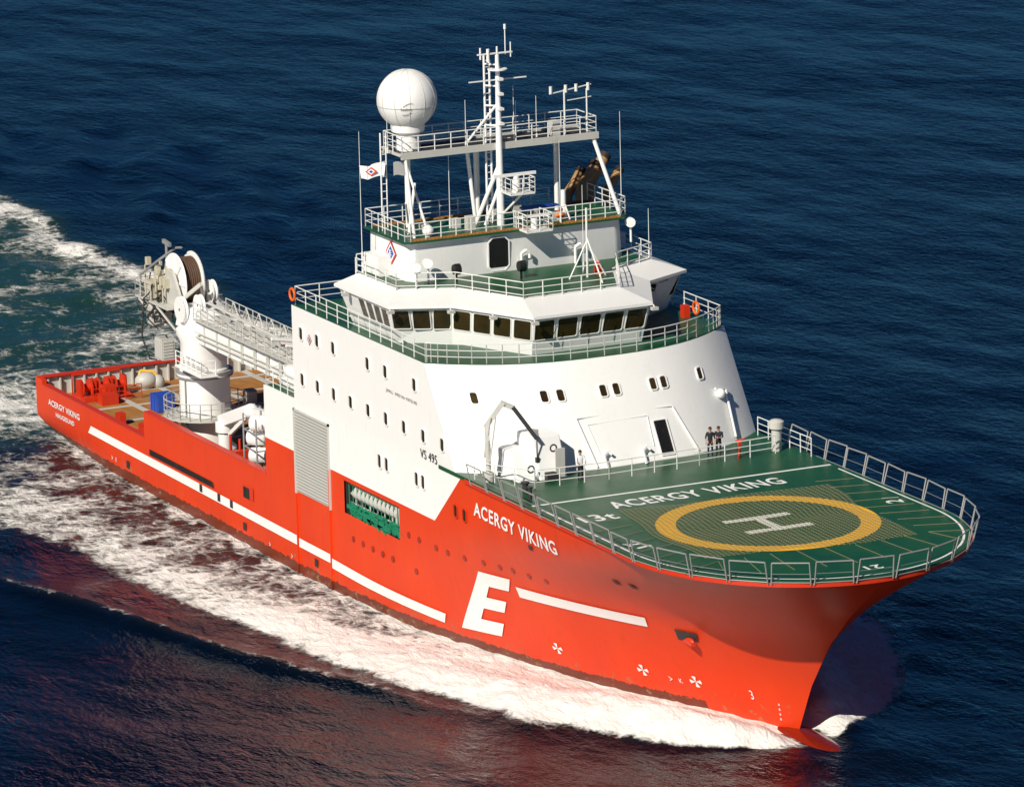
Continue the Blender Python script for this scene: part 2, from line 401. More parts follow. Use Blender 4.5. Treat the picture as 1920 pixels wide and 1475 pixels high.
for i in range(0,n,4):
    t=2*math.pi*i/n;m.cyl((CX+1.6*math.cos(t),CY+1.6*math.sin(t),4.1),(CX+2.6*math.cos(t),CY+2.6*math.sin(t),5),.06)
m.obj('service_platform',crane,LTGREY)
m=MB();m.box(21.2,25.5,-8.4,-7.2,8.55,8.65);m.rail([(21.2,-8.3,8.6),(25.4,-8.3,8.6),(25.4,-7.3,8.6)],1.0,.9);m.cyl((22,-7.8,9.1),(24.8,-7.8,9.1),.28,n=14);m.obj('side_gallery',crane,WHITE)
m=MB();m.prism([(21.5,-7.0),(41,-6.7),(41,-5.5),(21.5,-5.2)],10.0,11.65)
m.prism([(18.6,-7.2),(22.4,-7.2),(22.4,-5.0),(18.6,-5.0)],10.65,12.1,[(18.9,-7.0),(22.2,-7.0),(22.2,-5.2),(18.9,-5.2)])
m.obj('boom',crane,WHITE,bevel=.06)
m=MB()
for x in range(23,40,2): m.box(x,x+.1,-7.06,-6.9,10.05,11.6)
m.cyl((21.6,-7.15,10.5),(40,-6.9,10.5),.07);m.cyl((21.6,-7.15,10.8),(40,-6.9,10.8),.05);m.obj('boom_stiffener',crane,LTGREY)
m=MB();m.rail([(22,-7.3,11.7),(41,-7.1,11.7)],1.1,1.1);m.rail([(22,-5,11.7),(41,-5.2,11.7)],1.1,1.1)
m.box(22,41,-7.35,-6.9,11.62,11.7)
m.cyl((22,-6.2,12.6),(41,-6.2,12.2),.1)
for x in range(24,41,2): m.box(x,x+random.uniform(.5,1.1),-6.7,-5.8,11.7,11.95+random.random()*.5)
for x in range(23,41,2):
    m.path([(x,-5.3,11.7),(x+1,-5.3,12.9),(x+2,-5.3,11.7)],.045)
m.obj('boom_walkway',crane,LTGREY)
m=MB();m.box(13.6,19.0,-7.9,-4.4,11.75,11.88)
for y in (-7.1,-5.1):
    m.prism([(16.2,y-.1),(20.0,y-.1),(20.0,y+.1),(16.2,y+.1)],11.9,14.1,[(17.4,y-.1),(18.4,y-.1),(18.4,y+.1),(17.4,y+.1)])
m.beam((18.5,-7.1,11.9),(20.6,-6.1,13.6),.2,.25);m.beam((18.5,-5.1,11.9),(20.6,-6.1,13.6),.2,.25)
m.rail([(13.7,-4.4,11.9),(13.7,-7.9,11.9),(16.3,-7.9,11.9)],1.1,1.0)
for x in (14,15.5,17): m.beam((x,-7.8,11.7),(x+1.2,-7.0,10.2),.1,.12)
m.obj('machinery_platform',crane,LTGREY)
DC=(17.8,-6.1,13.35)
m=MB();m.rev(DC,[(.3,-.7),(1.83,-.7),(1.86,-.66),(1.86,-.6),(1.5,-.56),(.3,-.56)],36,'y');m.rev(DC,[(.3,.56),(1.5,.56),(1.86,.6),(1.86,.66),(1.83,.7),(.3,.7)],36,'y')
for k in range(8):
    t=k*math.pi/4;m.beam((DC[0]+.2*math.cos(t),DC[1]-.73,DC[2]+.2*math.sin(t)),(DC[0]+1.75*math.cos(t),DC[1]-.73,DC[2]+1.75*math.sin(t)),.12,.12)
m.obj('rope_drum',crane,WHITE,True)
m=MB();m.rev(DC,[(.3,-.56)]+[(1.5+.05*(i%2),-.55+i*.0733) for i in range(16)]+[(.3,.56)],32,'y');m.obj('wound_rope',crane,CABLE,True)
for c_,r_ in (((20.0,-7.3,11.95),.85),((20.9,-6.4,12.3),.7),((19.4,-4.9,12.8),.75)):
    m=MB();m.rev(c_,[(.1,-.15),(r_,-.15),(r_,-.1),(r_*.85,0),(r_,.1),(r_,.15),(.1,.15)],24,'y');m.obj('sheave',crane,WHITE,True)
for (x,y,z,sx,sy,sz) in ((14.3,-7.4,10.0,1.3,1.2,1.6),(15.0,-7.2,7.8,1.2,.9,1.4)):
    m=MB();m.box(x,x+sx,y,y+sy,z,z+sz);m.box(x+.1,x+sx-.1,y-.06,y,z+.1,z+sz-.1)
    for k in range(6): m.box(x+sx,x+sx+.04,y+.1,y+sy-.1,z+.15+k*.2,z+.25+k*.2)
    m.obj('hydraulic_cabinet',crane,LTGREY)
m=MB()
for i in range(22):
    x=13.9+random.random()*3.2;y=-7.8+random.random()*1.8;z=11.8+random.random()*1.8
    pts=[(x,y,z)]
    for k in range(3): pts.append((x+random.uniform(-.7,.7),y+random.uniform(-.5,.5),z-.9*(k+1)*random.uniform(.4,1)))
    m.path(pts,.05)
m.path([(14.1,-7.5,11.8),(13.8,-7.6,9),(14.3,-7.3,7.6),(15.2,-7.2,7.7)],.06)
m.obj('hydraulic_hoses',crane,DARK)
m=MB();m.box(15,16.2,-7.8,-7,12,13.1);m.box(14.2,14.9,-7.6,-6.9,12,12.7);m.box(14.2,15.6,-6.5,-5.2,12,13.4)
for i in range(18):
    x=14+random.random()*3.6;y=-7.7+random.random()*1.3;z=12+random.random()*2.0;k=.15+random.random()*.3
    m.box(x,x+k,y,y+k,z,z+k*1.6);m.cyl((x,y,11.9),(x,y,z),.05)
m.obj('power_unit',crane,BEIGE,bevel=.03)
m=MB();m.path([(14.4,-7.8,11.9),(14.4,-7.8,13.3),(16.6,-7.4,14.6),(16.2,-6,15.2),(17.2,-6,15.4)],.08);m.cyl((15.9,-6.5,12),(15.9,-6.5,15.6),.1);m.beam((15.4,-6.5,15.6),(16.5,-6.5,15.5),.2,.25);m.obj('lamp_bracket',crane,GREY)
m=MB();m.cyl((27,-7.5,2.6),(27,-7.5,5.4),.45,n=14);m.cyl((27,-7.5,5.3),(27,-7.5,5.9),.6,n=14)
m.beam((26.6,-7.5,5.9),(31.5,-7.5,7.6),.55,.75);m.beam((31.2,-7.5,7.5),(36.8,-7.5,8.0),.45,.5);m.beam((28,-7.6,5.3),(31,-7.6,7.1),.2,.25);m.sphere((31.4,-7.5,7.5),.5,12,8)
m.obj('deck_knuckle_crane',ship,WHITE,True)
for (x,z) in ((34.6,5.4),(34.3,6.5),(34.8,7.5)):
    m=MB();c0=(x,-8.4,z)
    m.rev((0,0,0),[(0,-.75),(.35,-.72),(.5,-.6),(.52,-.05),(.56,-.05),(.56,.05),(.52,.05),(.5,.6),(.35,.72),(0,.75)],18)
    m.v=[(c0[0]+v[2]*.5+v[0]*.5,c0[1]+v[2]*.7-v[0]*.5,c0[2]+v[1]) for v in m.v]
    m.obj('life_raft_canister',ship,WHITE,True)
m=MB()
for x in (33.6,35.6):
    for y in (-9,-7.8): m.cyl((x,y,2.6),(x,y,8.0),.06)
for z in (4.8,5.9,7.0): m.path([(33.6,-9,z),(35.6,-9,z),(35.6,-7.8,z),(33.6,-7.8,z)],.05,closed=True)
m.obj('raft_rack',ship,GREY)
m=MB()
for x in (30.5,32,36.5,37.8):
    m.box(x,x+.5,-9.2,-8.2,2.6,4.6+random.random());m.cyl((x+.2,-8.7,2.6),(x+.2,-8.7,6.0),.08)
m.box(29,38,-8.9,-8.8,4.5,4.6);m.obj('red_deck_machinery',ship,REDM)
for i,(x,y,w_,h_) in enumerate(((25.5,3,3,1.2),(30,5,2,1.5),(24,7,1.5,1),(34,2,2,1.8),(13,5.5,1.6,.9),(10.5,-8.4,.8,.7),(5.5,-.5,1.2,.5),(12,-3,1.4,.5),(9,1.5,1,.8),(15,-8.6,1.0,.9),(16.5,1.5,1.2,.7))):
    m=MB();m.box(x,x+w_,y,y+w_*.6,2.64,2.64+h_);m.box(x+.1,x+w_-.1,y-.05,y+w_*.6+.05,2.64+h_,2.7+h_)
    m.obj('deck_hatch_housing',ship,REDM if i not in (6,8,10) else BEIGE,bevel=.04)
# ---------------------------------------------------------------- superstructure
def front(y,xc,dd): return xc-dd*(abs(y)/9.85)**2.6
ys=[9.85*math.sin(math.pi/2*k/14) for k in range(-14,15)]
def outl(xc,dd,aft=43.7): return [(front(y,xc,dd),y) for y in ys]+[(aft,9.85),(aft,-9.85)]
ZB,ZT=11.0,16.9
sup=MB();sup.prism(outl(70.4,3.6),ZB,ZT,outl(66.7,3.9))
sup.box(43.7,43.8,-9.8,9.8,2.6,11.0);sup.box(39.1,43.8,-9.8,9.8,10.85,11.0)
sup.prism([(46,9.6),(50.5,9.6),(50.5,6.6),(46,6.6)],16.9,20.4)
house=sup.obj('superstructure',ship,WHITE,True)
def wallpt(y,z,off=0):
    t=(z-ZB)/(ZT-ZB);x=front(y,70.4+(66.7-70.4)*t,3.6+.3*t);return Vector((x+off,y,z))
dk=MB();o1=[(x-.03 if x>50 else x,y*.998) for x,y in outl(66.7,3.9)];dk.prism(o1,16.9,16.94);dk.obj('bridge_walkway_deck',house,GREEN)
dk=MB();dk.box(39.2,43.6,-9.7,9.7,11.0,11.04);dk.obj('aft_platform',house,GREEN)
dk=MB();dk.rail([(43.6,-9.75,11.0),(39.2,-9.75,11.0),(39.2,4,11.0)],1.1,1.2);dk.obj('aft_platform_railing',house,RAILM)
m=MB();m.sphere((40.8,-8.3,11.9),.8,16,10,2.0,.9,.6);m.box(39.6,42.0,-8.9,-7.7,11.05,11.5);m.path([(39.8,-7.5,11),(39.8,-7.5,13.6),(39.9,-9.6,14.0)],.12);m.path([(42.2,-7.5,11),(42.2,-7.5,13.6),(42.1,-9.6,14.0)],.12)
m.obj('rescue_boat_davit',house,WHITE,True)
def pane(c,ud,vd,w,h,parent,name='window',off=.04,mat=GLASS,fr=.07,frame=WHITE,cut=.2):
    c=Vector(c);ud=Vector(ud).normalized();vd=Vector(vd).normalized();nn=ud.cross(vd)
    def rr(w,h,k): 
        c_=min(w,h)*cut
        P=[(-w/2+c_,-h/2),(w/2-c_,-h/2),(w/2,-h/2+c_),(w/2,h/2-c_),(w/2-c_,h/2),(-w/2+c_,h/2),(-w/2,h/2-c_),(-w/2,-h/2+c_)]
        return [c+ud*a+vd*b_+nn*k for a,b_ in P]
    m=MB();A=rr(w,h,off*.5);B=rr(w+2*fr,h+2*fr,off*1.6);A2=rr(w,h,off*1.6);B0=rr(w+2*fr,h+2*fr,-.01)
    m.add(A,[tuple(range(8))]);m.mi=1
    m.add(B+A2+B0+A,[(i,(i+1)%8,8+(i+1)%8,8+i) for i in range(8)]+[(16+i,16+(i+1)%8,(i+1)%8,i) for i in range(8)]+[(8+i,8+(i+1)%8,24+(i+1)%8,24+i) for i in range(8)])
    return m.obj(name,parent,[mat,frame])
WX=[45.1+(u-565)*.0765 for u in (565,596,627,692,725,778)]
for x in WX: pane((x,-9.86,15.36),(1,0,0),(0,0,1),.5,.75,house)
for u in (568,598,629,661,694,727,760,795,829): pane((45.1+(u-568)*.0765,-9.86,12.5),(1,0,0),(0,0,1),.5,.75,house)
for x in (56.2,57.2,61.4,62.3): pane((x,-9.87,9.7),(1,0,0),(0,0,1),.45,.8,house)
for x in (66.7,67.9): pane((x,-9.87,8.9),(1,0,0),(0,0,1),.42,.7,hull,frame=REDM,name='window')
def fwin(y,z,w,h,**k):
    a=wallpt(y-.1,z);b_=wallpt(y+.1,z);c=wallpt(y,z);up=wallpt(y,z+.2)-c
    return pane(c,b_-a,up,w,h,house,**k)
for y in (-8.0,-4.35,-3.4,-.75,.1,2.55,3.3,6.15): fwin(y,15.15,.42,.7)
fwin(2.3,12.35,.85,2.1,name='doorway',mat=BLACK,fr=.08,cut=.06)
m=MB();m.path([wallpt(y,z,.1) for y,z in [(-2.4,11.3),(-2.9,13.9),(3.4,13.9),(4.4,11.4)]],.05);m.obj('wall_piping',house,WHITE,True)
m=MB();m.path([wallpt(-2.0,11.9,.05),wallpt(-2.3,13.5,.05),wallpt(1.6,13.6,.05),wallpt(1.5,12,.05)],.02);m.obj('wall_panel_trim',house,WHITE,True)
for y in (-1.9,.6):
    m=MB();m.path([wallpt(y,11.2,.3),wallpt(y,11.9,.3),wallpt(y+.3,12.1,.3),wallpt(y+.5,11.9,.3)],.09);m.obj('vent_pipe',house,WHITE,True)
m=MB();m.path([wallpt(7.6,11.5,.2),wallpt(7.9,14.0,.2),wallpt(7.0,14.2,.2)],.07);m.sphere(wallpt(7.3,13.9,.3),.3,12,8);m.obj('wall_lamp',house,WHITE,True)
m=MB();m.box(43.75,48.7,-9.9,-9.8,5.25,10.3)
sh_=m.obj('rolling_door',house,SHUT)
m=MB();m.box(43.6,43.75,-9.95,-9.8,5.1,10.45);m.box(48.7,48.85,-9.95,-9.8,5.1,10.45);m.box(43.6,48.85,-9.95,-9.8,10.3,10.45);m.obj('door_frame',sh_,LTGREY)
for x,zt in ((43.7,5.1),(48.7,7.6)):
    m=MB();m.box(x-.04,x+.05,-9.96,-9.84,-1,zt);m.obj('rubbing_strake',hull,HULL)
def sidepl(x0,z0): return lambda a,b_:(x0+a,-9.9,z0+b_)
text('hull_number','VS 495',sidepl(62.0,11.15),2.3,.55,BLACK,house,bold=False)
text('call_sign_lettering','JWLL  IMO Nr 9372145',sidepl(57.4,14.15),4.3,.24,DARK,house,bold=False)
def diamond(c,ax,s,parent):
    c=Vector(c);ax=Vector(ax);nn=ax.cross(Vector((0,0,1)))
    for k,(f,mt) in enumerate(((1,REDM),(.78,MARK),(.55,BLUE))):
        m=MB();m.add([c+ax*s*f+nn*(.02+k*.01),c+Vector((0,0,s*f))+nn*(.02+k*.01),c-ax*s*f+nn*(.02+k*.01),c-Vector((0,0,s*f))+nn*(.02+k*.01)],[(0,1,2,3)])
        m.obj('company_emblem',parent,mt)
    def fn(a,b_): return tuple(c+ax*(a-.2*s)+Vector((0,0,b_-.22*s))+nn*.06)
    text('emblem_letter','E',fn,.4*s,.45*s,MARK,parent)
diamond((46.3,-9.86,15.2),(1,0,0),.35,house)
# ---- bridge
B0=[(51,-9.0),(57.0,-9.0),(58.9,-6.2),(64.3,-3.6),(64.3,3.6),(58.9,6.2),(57.0,9.0),(51,9.0)]
B1=[(50.6,-9.7),(57.7,-9.7),(59.5,-6.4),(65.0,-3.8),(65.0,3.8),(59.5,6.4),(57.7,9.7),(50.6,9.7)]
B2=[(50.3,-9.9),(58.0,-9.9),(59.7,-6.55),(65.25,-3.9),(65.25,3.9),(59.7,6.55),(58.0,9.9),(50.3,9.9)]
DD=[(50.6,-8.4),(55.9,-8.3),(57.4,-5.2),(62.2,-3.1),(62.2,3.1),(57.4,5.2),(55.9,8.3),(50.6,8.4)]
m=MB();m.prism(B0,16.94,19.2,B1);m.box(46,51,-6,6,16.94,19.9);bridge=m.obj('bridge',ship,WHITE)
for i,nw in ((0,4),(1,3),(2,4),(3,5),(4,4),(5,3),(6,4)):
    a0=Vector((*B0[i],16.94));b0=Vector((*B0[i+1],16.94));a1=Vector((*B1[i],19.2));b1=Vector((*B1[i+1],19.2))
    for k in range(nw):
        f0=(k+.5)/nw if i not in (0,6) else ((k+.5)/nw*.62+.36 if i==0 else (k+.5)/nw*.62+.02)
        tz=.68;c=(a0.lerp(b0,f0)).lerp(a1.lerp(b1,f0),tz)
        L=(b1-a1).length*(.62 if i in (0,6) else 1)*.97/nw
        up=a1.lerp(b1,f0)-a0.lerp(b0,f0)
        pane(c,b1-a1,up,L-.22,1.25,bridge,cut=.06,off=.03,fr=.05,frame=WHITE)
for yy in (-2.6,-.9,.8,2.5):
    m=MB();m.path([(64.95,yy,18.0),(65.05,yy+.35,18.7)],.02,4);m.obj('wiper',bridge,BLACK)
m=MB();m.prism(B2,19.25,19.42);m.prism(B2,19.42,19.95,DD);m.obj('bridge_roof',bridge,WHITE)
m=MB();m.prism([(x,y*.99) for x,y in DD],19.95,19.99);m.obj('roof_deck',bridge,GREEN)
m=MB();m.rail([(x+.25*(1 if x>52 else 0),y*1.02,19.75) for x,y in DD],1.15,1.3);m.rail([(50.6,-8.5,20),(50.6,-5,20)],1.1);m.obj('roof_railing',bridge,RAILM)
for (x,y) in ((65.3,-3.9),(65.3,3.9),(59.8,-6.7),(58.0,-9.8),(52,-10.0),(62.6,-5.3)):
    m=MB();m.cyl((x,y,19.3),(x+.15,y,19.15),.05);m.box(x,x+.3,y-.2,y+.2,19.0,19.18);m.obj('floodlight',bridge,LTGREY)
op=[(x-.12,y*.985,16.94) for x,y in outl(66.7,3.9)[:-2]]
m=MB();m.rail([(44,-9.7,16.94)]+op+[(44,9.7,16.94)],1.15,1.5)
m.rail([(44,-9.7,16.94),(44,0,16.94)],1.15,1.5);m.obj('walkway_railing',house,RAILM)
# ---- upper house
U0=[(49.5,-7.1),(54.6,-7.1),(55.1,-6.7),(55.1,6.6),(54.7,7.2),(53.9,7.6),(49.5,7.6)]
m=MB();m.prism(U0,19.95,22.35,[(x-.15 if x>50 else x,y*.99) for x,y in U0])
m.box(50.6,52.6,-8.0,-7.1,20,21.2)
upper=m.obj('upper_deckhouse',ship,WHITE,True)
pane((55.06,-1.2,21.1),(0,1,0),(0,0,1),1.3,1.95,upper,name='doorway',mat=BLACK,cut=.2)
diamond((52.6,-7.12,21.4),(1,0,0),.75,upper)
m=MB();m.prism([(49.3,-7.4),(55.1,-7.4),(55.3,-7.0),(55.3,7.0),(54.6,7.7),(49.3,7.7)],22.35,22.47);m.obj('top_deck',upper,[GREEN])
m=MB();m.box(54.9,55.25,-6.9,6.9,22.47,22.56);m.box(49.5,49.8,-6.9,6.9,22.47,22.56);m.obj('wooden_grating',upper,WOOD)
m=MB();m.rail([(49.4,-7.3,22.45),(55.0,-7.3,22.45),(55.2,-7,22.45),(55.2,6.9,22.45),(54.5,7.6,22.45),(49.4,7.6,22.45)],1.1,1.0);m.rail([(49.4,-7.3,22.45),(49.4,5,22.45)],1.1,1.2);m.obj('top_deck_railing',upper,RAILM)
for y in (.2,3.8):
    m=MB();m.path([(55.3,y,20),(55.3,y,21.0),(55.4,y+.25,21.2),(55.4,y+.5,21.0),(55.4,y+.5,20.7)],.1);m.obj('ventilation_pipe',upper,WHITE,True)
for x,y in ((56.3,-4.6),(57.5,-.9)):
    m=MB();m.cyl((x,y,20),(x,y,20.45),.08);m.rev((x,y,20.75),[(0,-.2),(.3,-.18),(.34,0),(.34,.22),(.05,.24)],16,'y');m.obj('horn_speaker',upper,BLACK,True)
for x,y,z in ((55.8,-6.2,20),(56.5,-7.3,20),(54.8,7.8,20.8)):
    m=MB();m.cyl((x,y,z),(x,y,z+1.1),.07);m.cyl((x-.15,y,z+1.2),(x+.3,y-.15,z+1.25),.3,n=16);m.obj('searchlight',upper,WHITE,True)
m=MB();y=2.6
m.path([(59.3,y-1.2,20),(59.3,y,22.2),(59.3,y+1.2,20)],.05);m.cyl((59.3,y,20),(59.3,y,24.2),.07);m.path([(59.3,y-.8,20.7),(59.3,y+.8,20.7)],.04);m.cyl((61.3,y,20),(59.3,y,22.4),.05)
m.obj('signal_mast',upper,RAILM)
m=MB();m.box(58.6,59.0,3.4,3.8,20,20.5);m.cyl((58.8,3.6,20.5),(59.3,3.3,20.9),.12);m.obj('fire_monitor',upper,REDM)
# ---- mast & antenna platform
PZ=27.2
m=MB();m.box(50.5,53.3,-6.6,6.5,PZ,PZ+.12);m.box(53.2,53.35,-6.6,6.5,PZ-.15,PZ+.25);m.box(50.5,50.65,-6.6,6.5,PZ-.15,PZ+.25)
for y in range(-6,7,2): m.box(50.5,53.3,y-.06,y+.06,PZ-.12,PZ)
plat=m.obj('antenna_platform',ship,LTGREY)
m=MB();m.box(50.7,53.1,-6.4,6.3,PZ+.12,PZ+.14);m.obj('platform_floor',plat,DARK)
m=MB();m.rail([(50.6,-6.5,PZ+.1),(53.2,-6.5,PZ+.1),(53.2,6.4,PZ+.1),(50.6,6.4,PZ+.1)],1.1,1.1,closed=True);m.obj('platform_railing',plat,RAILM)
for a_,b_,r_ in (((53.2,-6.3,PZ),(54.2,-6.3,22.45),.1),((53.1,6.2,PZ),(54.4,7.3,22.45),.13),((51,-5.2,PZ),(51,-5.2,22.4),.16),((51.3,4.6,PZ),(51.3,4.6,22.4),.16),((52,-1.7,PZ),(52,-1.2,22.4),.12),((51,-.6,PZ),(51,-.6,22.4),.18),((51.6,-5.0,PZ-2),(53.4,-6.3,22.5),.09),((53.1,-6.3,PZ-2.8),(51.0,-5.2,22.6),.06),((52.2,-6.0,PZ),(53.9,-5.2,22.45),.08)):
    m=MB();m.cyl(a_,b_,r_,n=12);m.obj('platform_leg',plat,WHITE,True)
m=MB()
for z in np.arange(22.6,28,.45): m.cyl((51.2,-7.0,z),(51.2,-6.65,z),.03,n=4)
m.cyl((51.2,-7.0,22.4),(51.2,-7.0,28.4),.05);m.cyl((51.2,-6.65,22.4),(51.2,-6.65,28.4),.04);m.obj('ladder',plat,WHITE)
m=MB();R0=(51.8,-5.45,30.4);m.sphere(R0,1.8,40,24);rad=m.obj('radome',plat,WHITE,True)
m=MB();m.rev((R0[0],R0[1],0),[(.3,27.3),(.75,27.35),(.7,28.3),(1.0,28.5),(1.05,29.0),(.9,29.1)],24);m.obj('radome_pedestal',rad,WHITE,True)
m=MB()
for k in range(6):
    a=k*math.pi/6+.2;pts=[(R0[0]+1.81*math.cos(a)*math.cos(t),R0[1]+1.81*math.sin(a)*math.cos(t),R0[2]+1.81*math.sin(t)) for t in np.linspace(0,2*math.pi,40)]
    m.path(pts,.012,4)
m.path([(R0[0]+1.8*math.cos(t),R0[1]+1.8*math.sin(t),R0[2]-.3) for t in np.linspace(0,2*math.pi,40)],.012,4);m.obj('radome_seam',rad,LTGREY)
def radpt(a,b_,r=1.84):
    az=math.radians(-26)+a/1.82;el=b_/1.82;return (R0[0]+r*math.cos(az)*math.cos(el),R0[1]+r*math.sin(az)*math.cos(el),R0[2]+r*math.sin(el))
text('radome_lettering','Sealink',lambda a,b_:radpt(a-.35,b_-.4),.7,.16,DARK,rad,bold=False)
m=MB();m.path([radpt(.42*math.cos(t)+.05,-.32+.36*math.sin(t+.5)) for t in np.linspace(.6,2.2,10)],.012,4);m.path([radpt(.42*math.cos(t)+.05,-.32+.36*math.sin(t+.5)) for t in np.linspace(3.8,5.3,10)],.012,4);m.obj('radome_emblem',rad,DARK)
m=MB();MX,MY=53.4,-.2
m.cyl((MX,MY,22.4),(MX,MY,PZ),.24,.2,12);m.cyl((MX,MY,PZ),(MX,MY,32.8),.2,.12,12)
m.cyl((MX,MY,32.8),(MX,MY,33.3),.06)
m.beam((MX,MY-1.9,31.3),(MX,MY+1.9,31.3),.07,.07);m.beam((MX,MY-1.3,32.9),(MX,MY+1.0,32.9),.09,.09)
m.cyl((MX,MY+.55,32.8),(MX,MY+.55,34.4),.035);m.cyl((MX,MY+.9,32.6),(MX,MY+.9,33.5),.04);m.cyl((MX,MY-1.1,32.6),(MX,MY-1.1,33.3),.06)
m.cyl((MX,MY-.6,32.4),(MX,MY-.6,33.2),.1);m.cyl((MX,MY+.55,34.3),(MX,MY+.55,34.6),.08)
m.cyl((MX-.7,MY-.55,22.4),(MX-.7,MY-.55,32.7),.07);m.cyl((MX-.7,MY-.2,22.4),(MX-.7,MY-.2,32.4),.07)
for z in np.arange(22.8,32.6,.4): m.cyl((MX-.7,MY-.55,z),(MX-.7,MY-.2,z),.03,n=4)
for z in (28.5,29.7,30.9,32.2): m.path([(MX-.7,MY-.55,z),(MX,MY,z)],.05)
m.cyl((MX,MY-.1,29.8),(MX-1.5,MY-1.5,PZ+.1),.08);m.cyl((MX,MY,26.2),(MX-1.0,MY-1.2,22.5),.13);m.cyl((MX,MY,25),(MX-.3,MY-.9,22.5),.1)
m.rev((MX,MY,31.9),[(.13,0),(.6,.0),(.6,.06),(.13,.06)],12)
for k in range(4): m.box(MX+.1,MX+.5,MY-.15,MY+.15,28.6+k*.9,28.75+k*.9)
mast=m.obj('main_mast',ship,WHITE,True)
m=MB();m.box(MX+.15,MX+1.7,MY-.1,MY+1.5,24.5,24.6);m.rail([(MX+.2,MY-.1,24.6),(MX+1.7,MY-.1,24.6),(MX+1.7,MY+1.5,24.6),(MX+.2,MY+1.5,24.6)],.9,.7);m.cyl((MX,MY,23),(MX+1.5,MY+.7,24.5),.07);m.obj('radar_bracket',mast,RAILM)
m=MB();m.box(MX+1.2,MX+3.0,MY+.3,MY+2.0,22.4,22.5);m.rail([(MX+1.2,MY+.3,22.5),(MX+3.0,MY+.3,22.5),(MX+3.0,MY+2.0,22.5),(MX+1.2,MY+2,22.5)],1.0,.7)
m.obj('radar_bracket',mast,RAILM)
m=MB();m.cyl((MX+1,MY+.6,24.6),(MX+1,MY+.6,25.3),.25,n=14);m.cyl((MX+1,MY+.6,25.3),(MX+1,MY+.6,25.55),.18,n=14);m.beam((MX+1,MY-.9,25.65),(MX+1,MY+1.9,25.65),.12,.18)
m.obj('radar_scanner',mast,WHITE,True)
m=MB();m.cyl((MX+2.1,MY+1.2,22.5),(MX+2.1,MY+1.2,23.1),.2,n=12);m.beam((MX+2.1,MY+.1,23.25),(MX+2.1,MY+2.3,23.25),.12,.16);m.obj('radar_scanner',mast,WHITE,True)
def whip(x,y,z0,z1,r=.03):
    m=MB();m.cyl((x,y,z0),(x,y,z0+(z1-z0)*.15),r*2.2,n=6);m.cyl((x,y,z0),(x,y,z1),r,r*.5,6);m.obj('whip_antenna',ship,RAILM)
for a in ((51,-8.3,20.0,28.6),(53.6,7.8,22.4,28.6),(52.6,-3.2,22.4,26.9),(53.0,-2.2,27.3,30.2),(53,1.0,27.3,30.8),(53,2.5,27.3,30.0),(55.0,3.0,22.4,27.5),(58.8,2.6,20,25.5),(55.6,8.6,19.9,22.9),(52,-6.9,27.3,29.4),(50.8,2.2,27.3,29.4)): whip(*a)
m=MB()
m.cyl((53,4.4,27.3),(53,4.4,30.2),.06);m.beam((53,3.4,30.0),(53,6.2,30.35),.06,.06)
for y in (3.5,4.5,5.2,6.0): m.cyl((53,y,30.0),(53,y,30.45),.1)
m.obj('sensor_antenna_array',plat,RAILM)
m=MB();m.cyl((53,5.9,27.3),(53,5.9,30.1),.05);m.beam((53,4.6,29.5),(53,6.2,29.6),.05,.05);m.obj('sensor_antenna_array',plat,RAILM)
m=MB();m.box(52.4,53,3.6,4.1,27.4,28.3);m.obj('junction_box',plat,LTGREY)
m=MB();m.cyl((53.6,3.9,22.45),(53.6,3.9,23.4),.25,.15,12);m.cyl((53.6,3.9,23.4),(53.6,3.9,24.2),.16,n=12)
for k in range(4):
    t=k*math.pi/2+.4;m.cyl((53.6+.5*math.cos(t),3.9+.5*math.sin(t),22.45),(53.6,3.9,23.6),.05)
m.obj('tripod_light',upper,WHITE,True)
m=MB();m.sphere((53.8,3.4,22.8),.38,14,8,1.3,1.2,.6);m.obj('orange_float',upper,ORANGE,True)
m=MB();m.box(53.5,54,1.0,3.4,23.35,23.45);m.obj('blue_tarpaulin',upper,BLUE)
m=MB();m.sphere((54.2,-5.4,22.8),.35,14,10);m.cyl((54.2,-5.4,22.4),(54.2,-5.4,22.7),.2);m.obj('satellite_dome',upper,WHITE,True)
for i in range(8):
    x=random.uniform(50,54.2);y=random.uniform(-6.5,3)
    m=MB();m.box(x,x+.5,y,y+.5,22.47,22.47+random.uniform(.3,.9));m.obj('deck_locker',upper,LTGREY)
# exhaust pipes
for k,(x,y,h_,r_) in enumerate(((47.4,7.2,22.7,.32),(48.0,7.9,23.1,.38),(47.2,8.9,23.4,.38),(46.2,9.3,23.2,.30),(48.0,9.5,22.6,.28))):
    m=MB();P=[(x,y,19.0),(x,y,20.5),(x,y,h_-.6)]
    for t in np.linspace(.15,1,6): P.append((x-.25*t,y+.6*t*t,h_-.6+.95*t))
    P.append((x-.6,y+1.35,h_+1.15));m.tube(P,r_,16)
    for dz in (1.3,2.2): m.rev((x,y,h_-dz),[(r_,0),(r_*1.12,.02),(r_*1.12,.14),(r_,.16)],16)
    e=m.obj('exhaust_pipe',ship,BROWN,True)
    m=MB();a_=Vector(P[-1]);d_=(a_-Vector(P[-2])).normalized();m.cyl(a_-d_*.3,a_+d_*.05,r_*1.04,n=16);m.obj('pipe_mouth',e,SOOT,True)
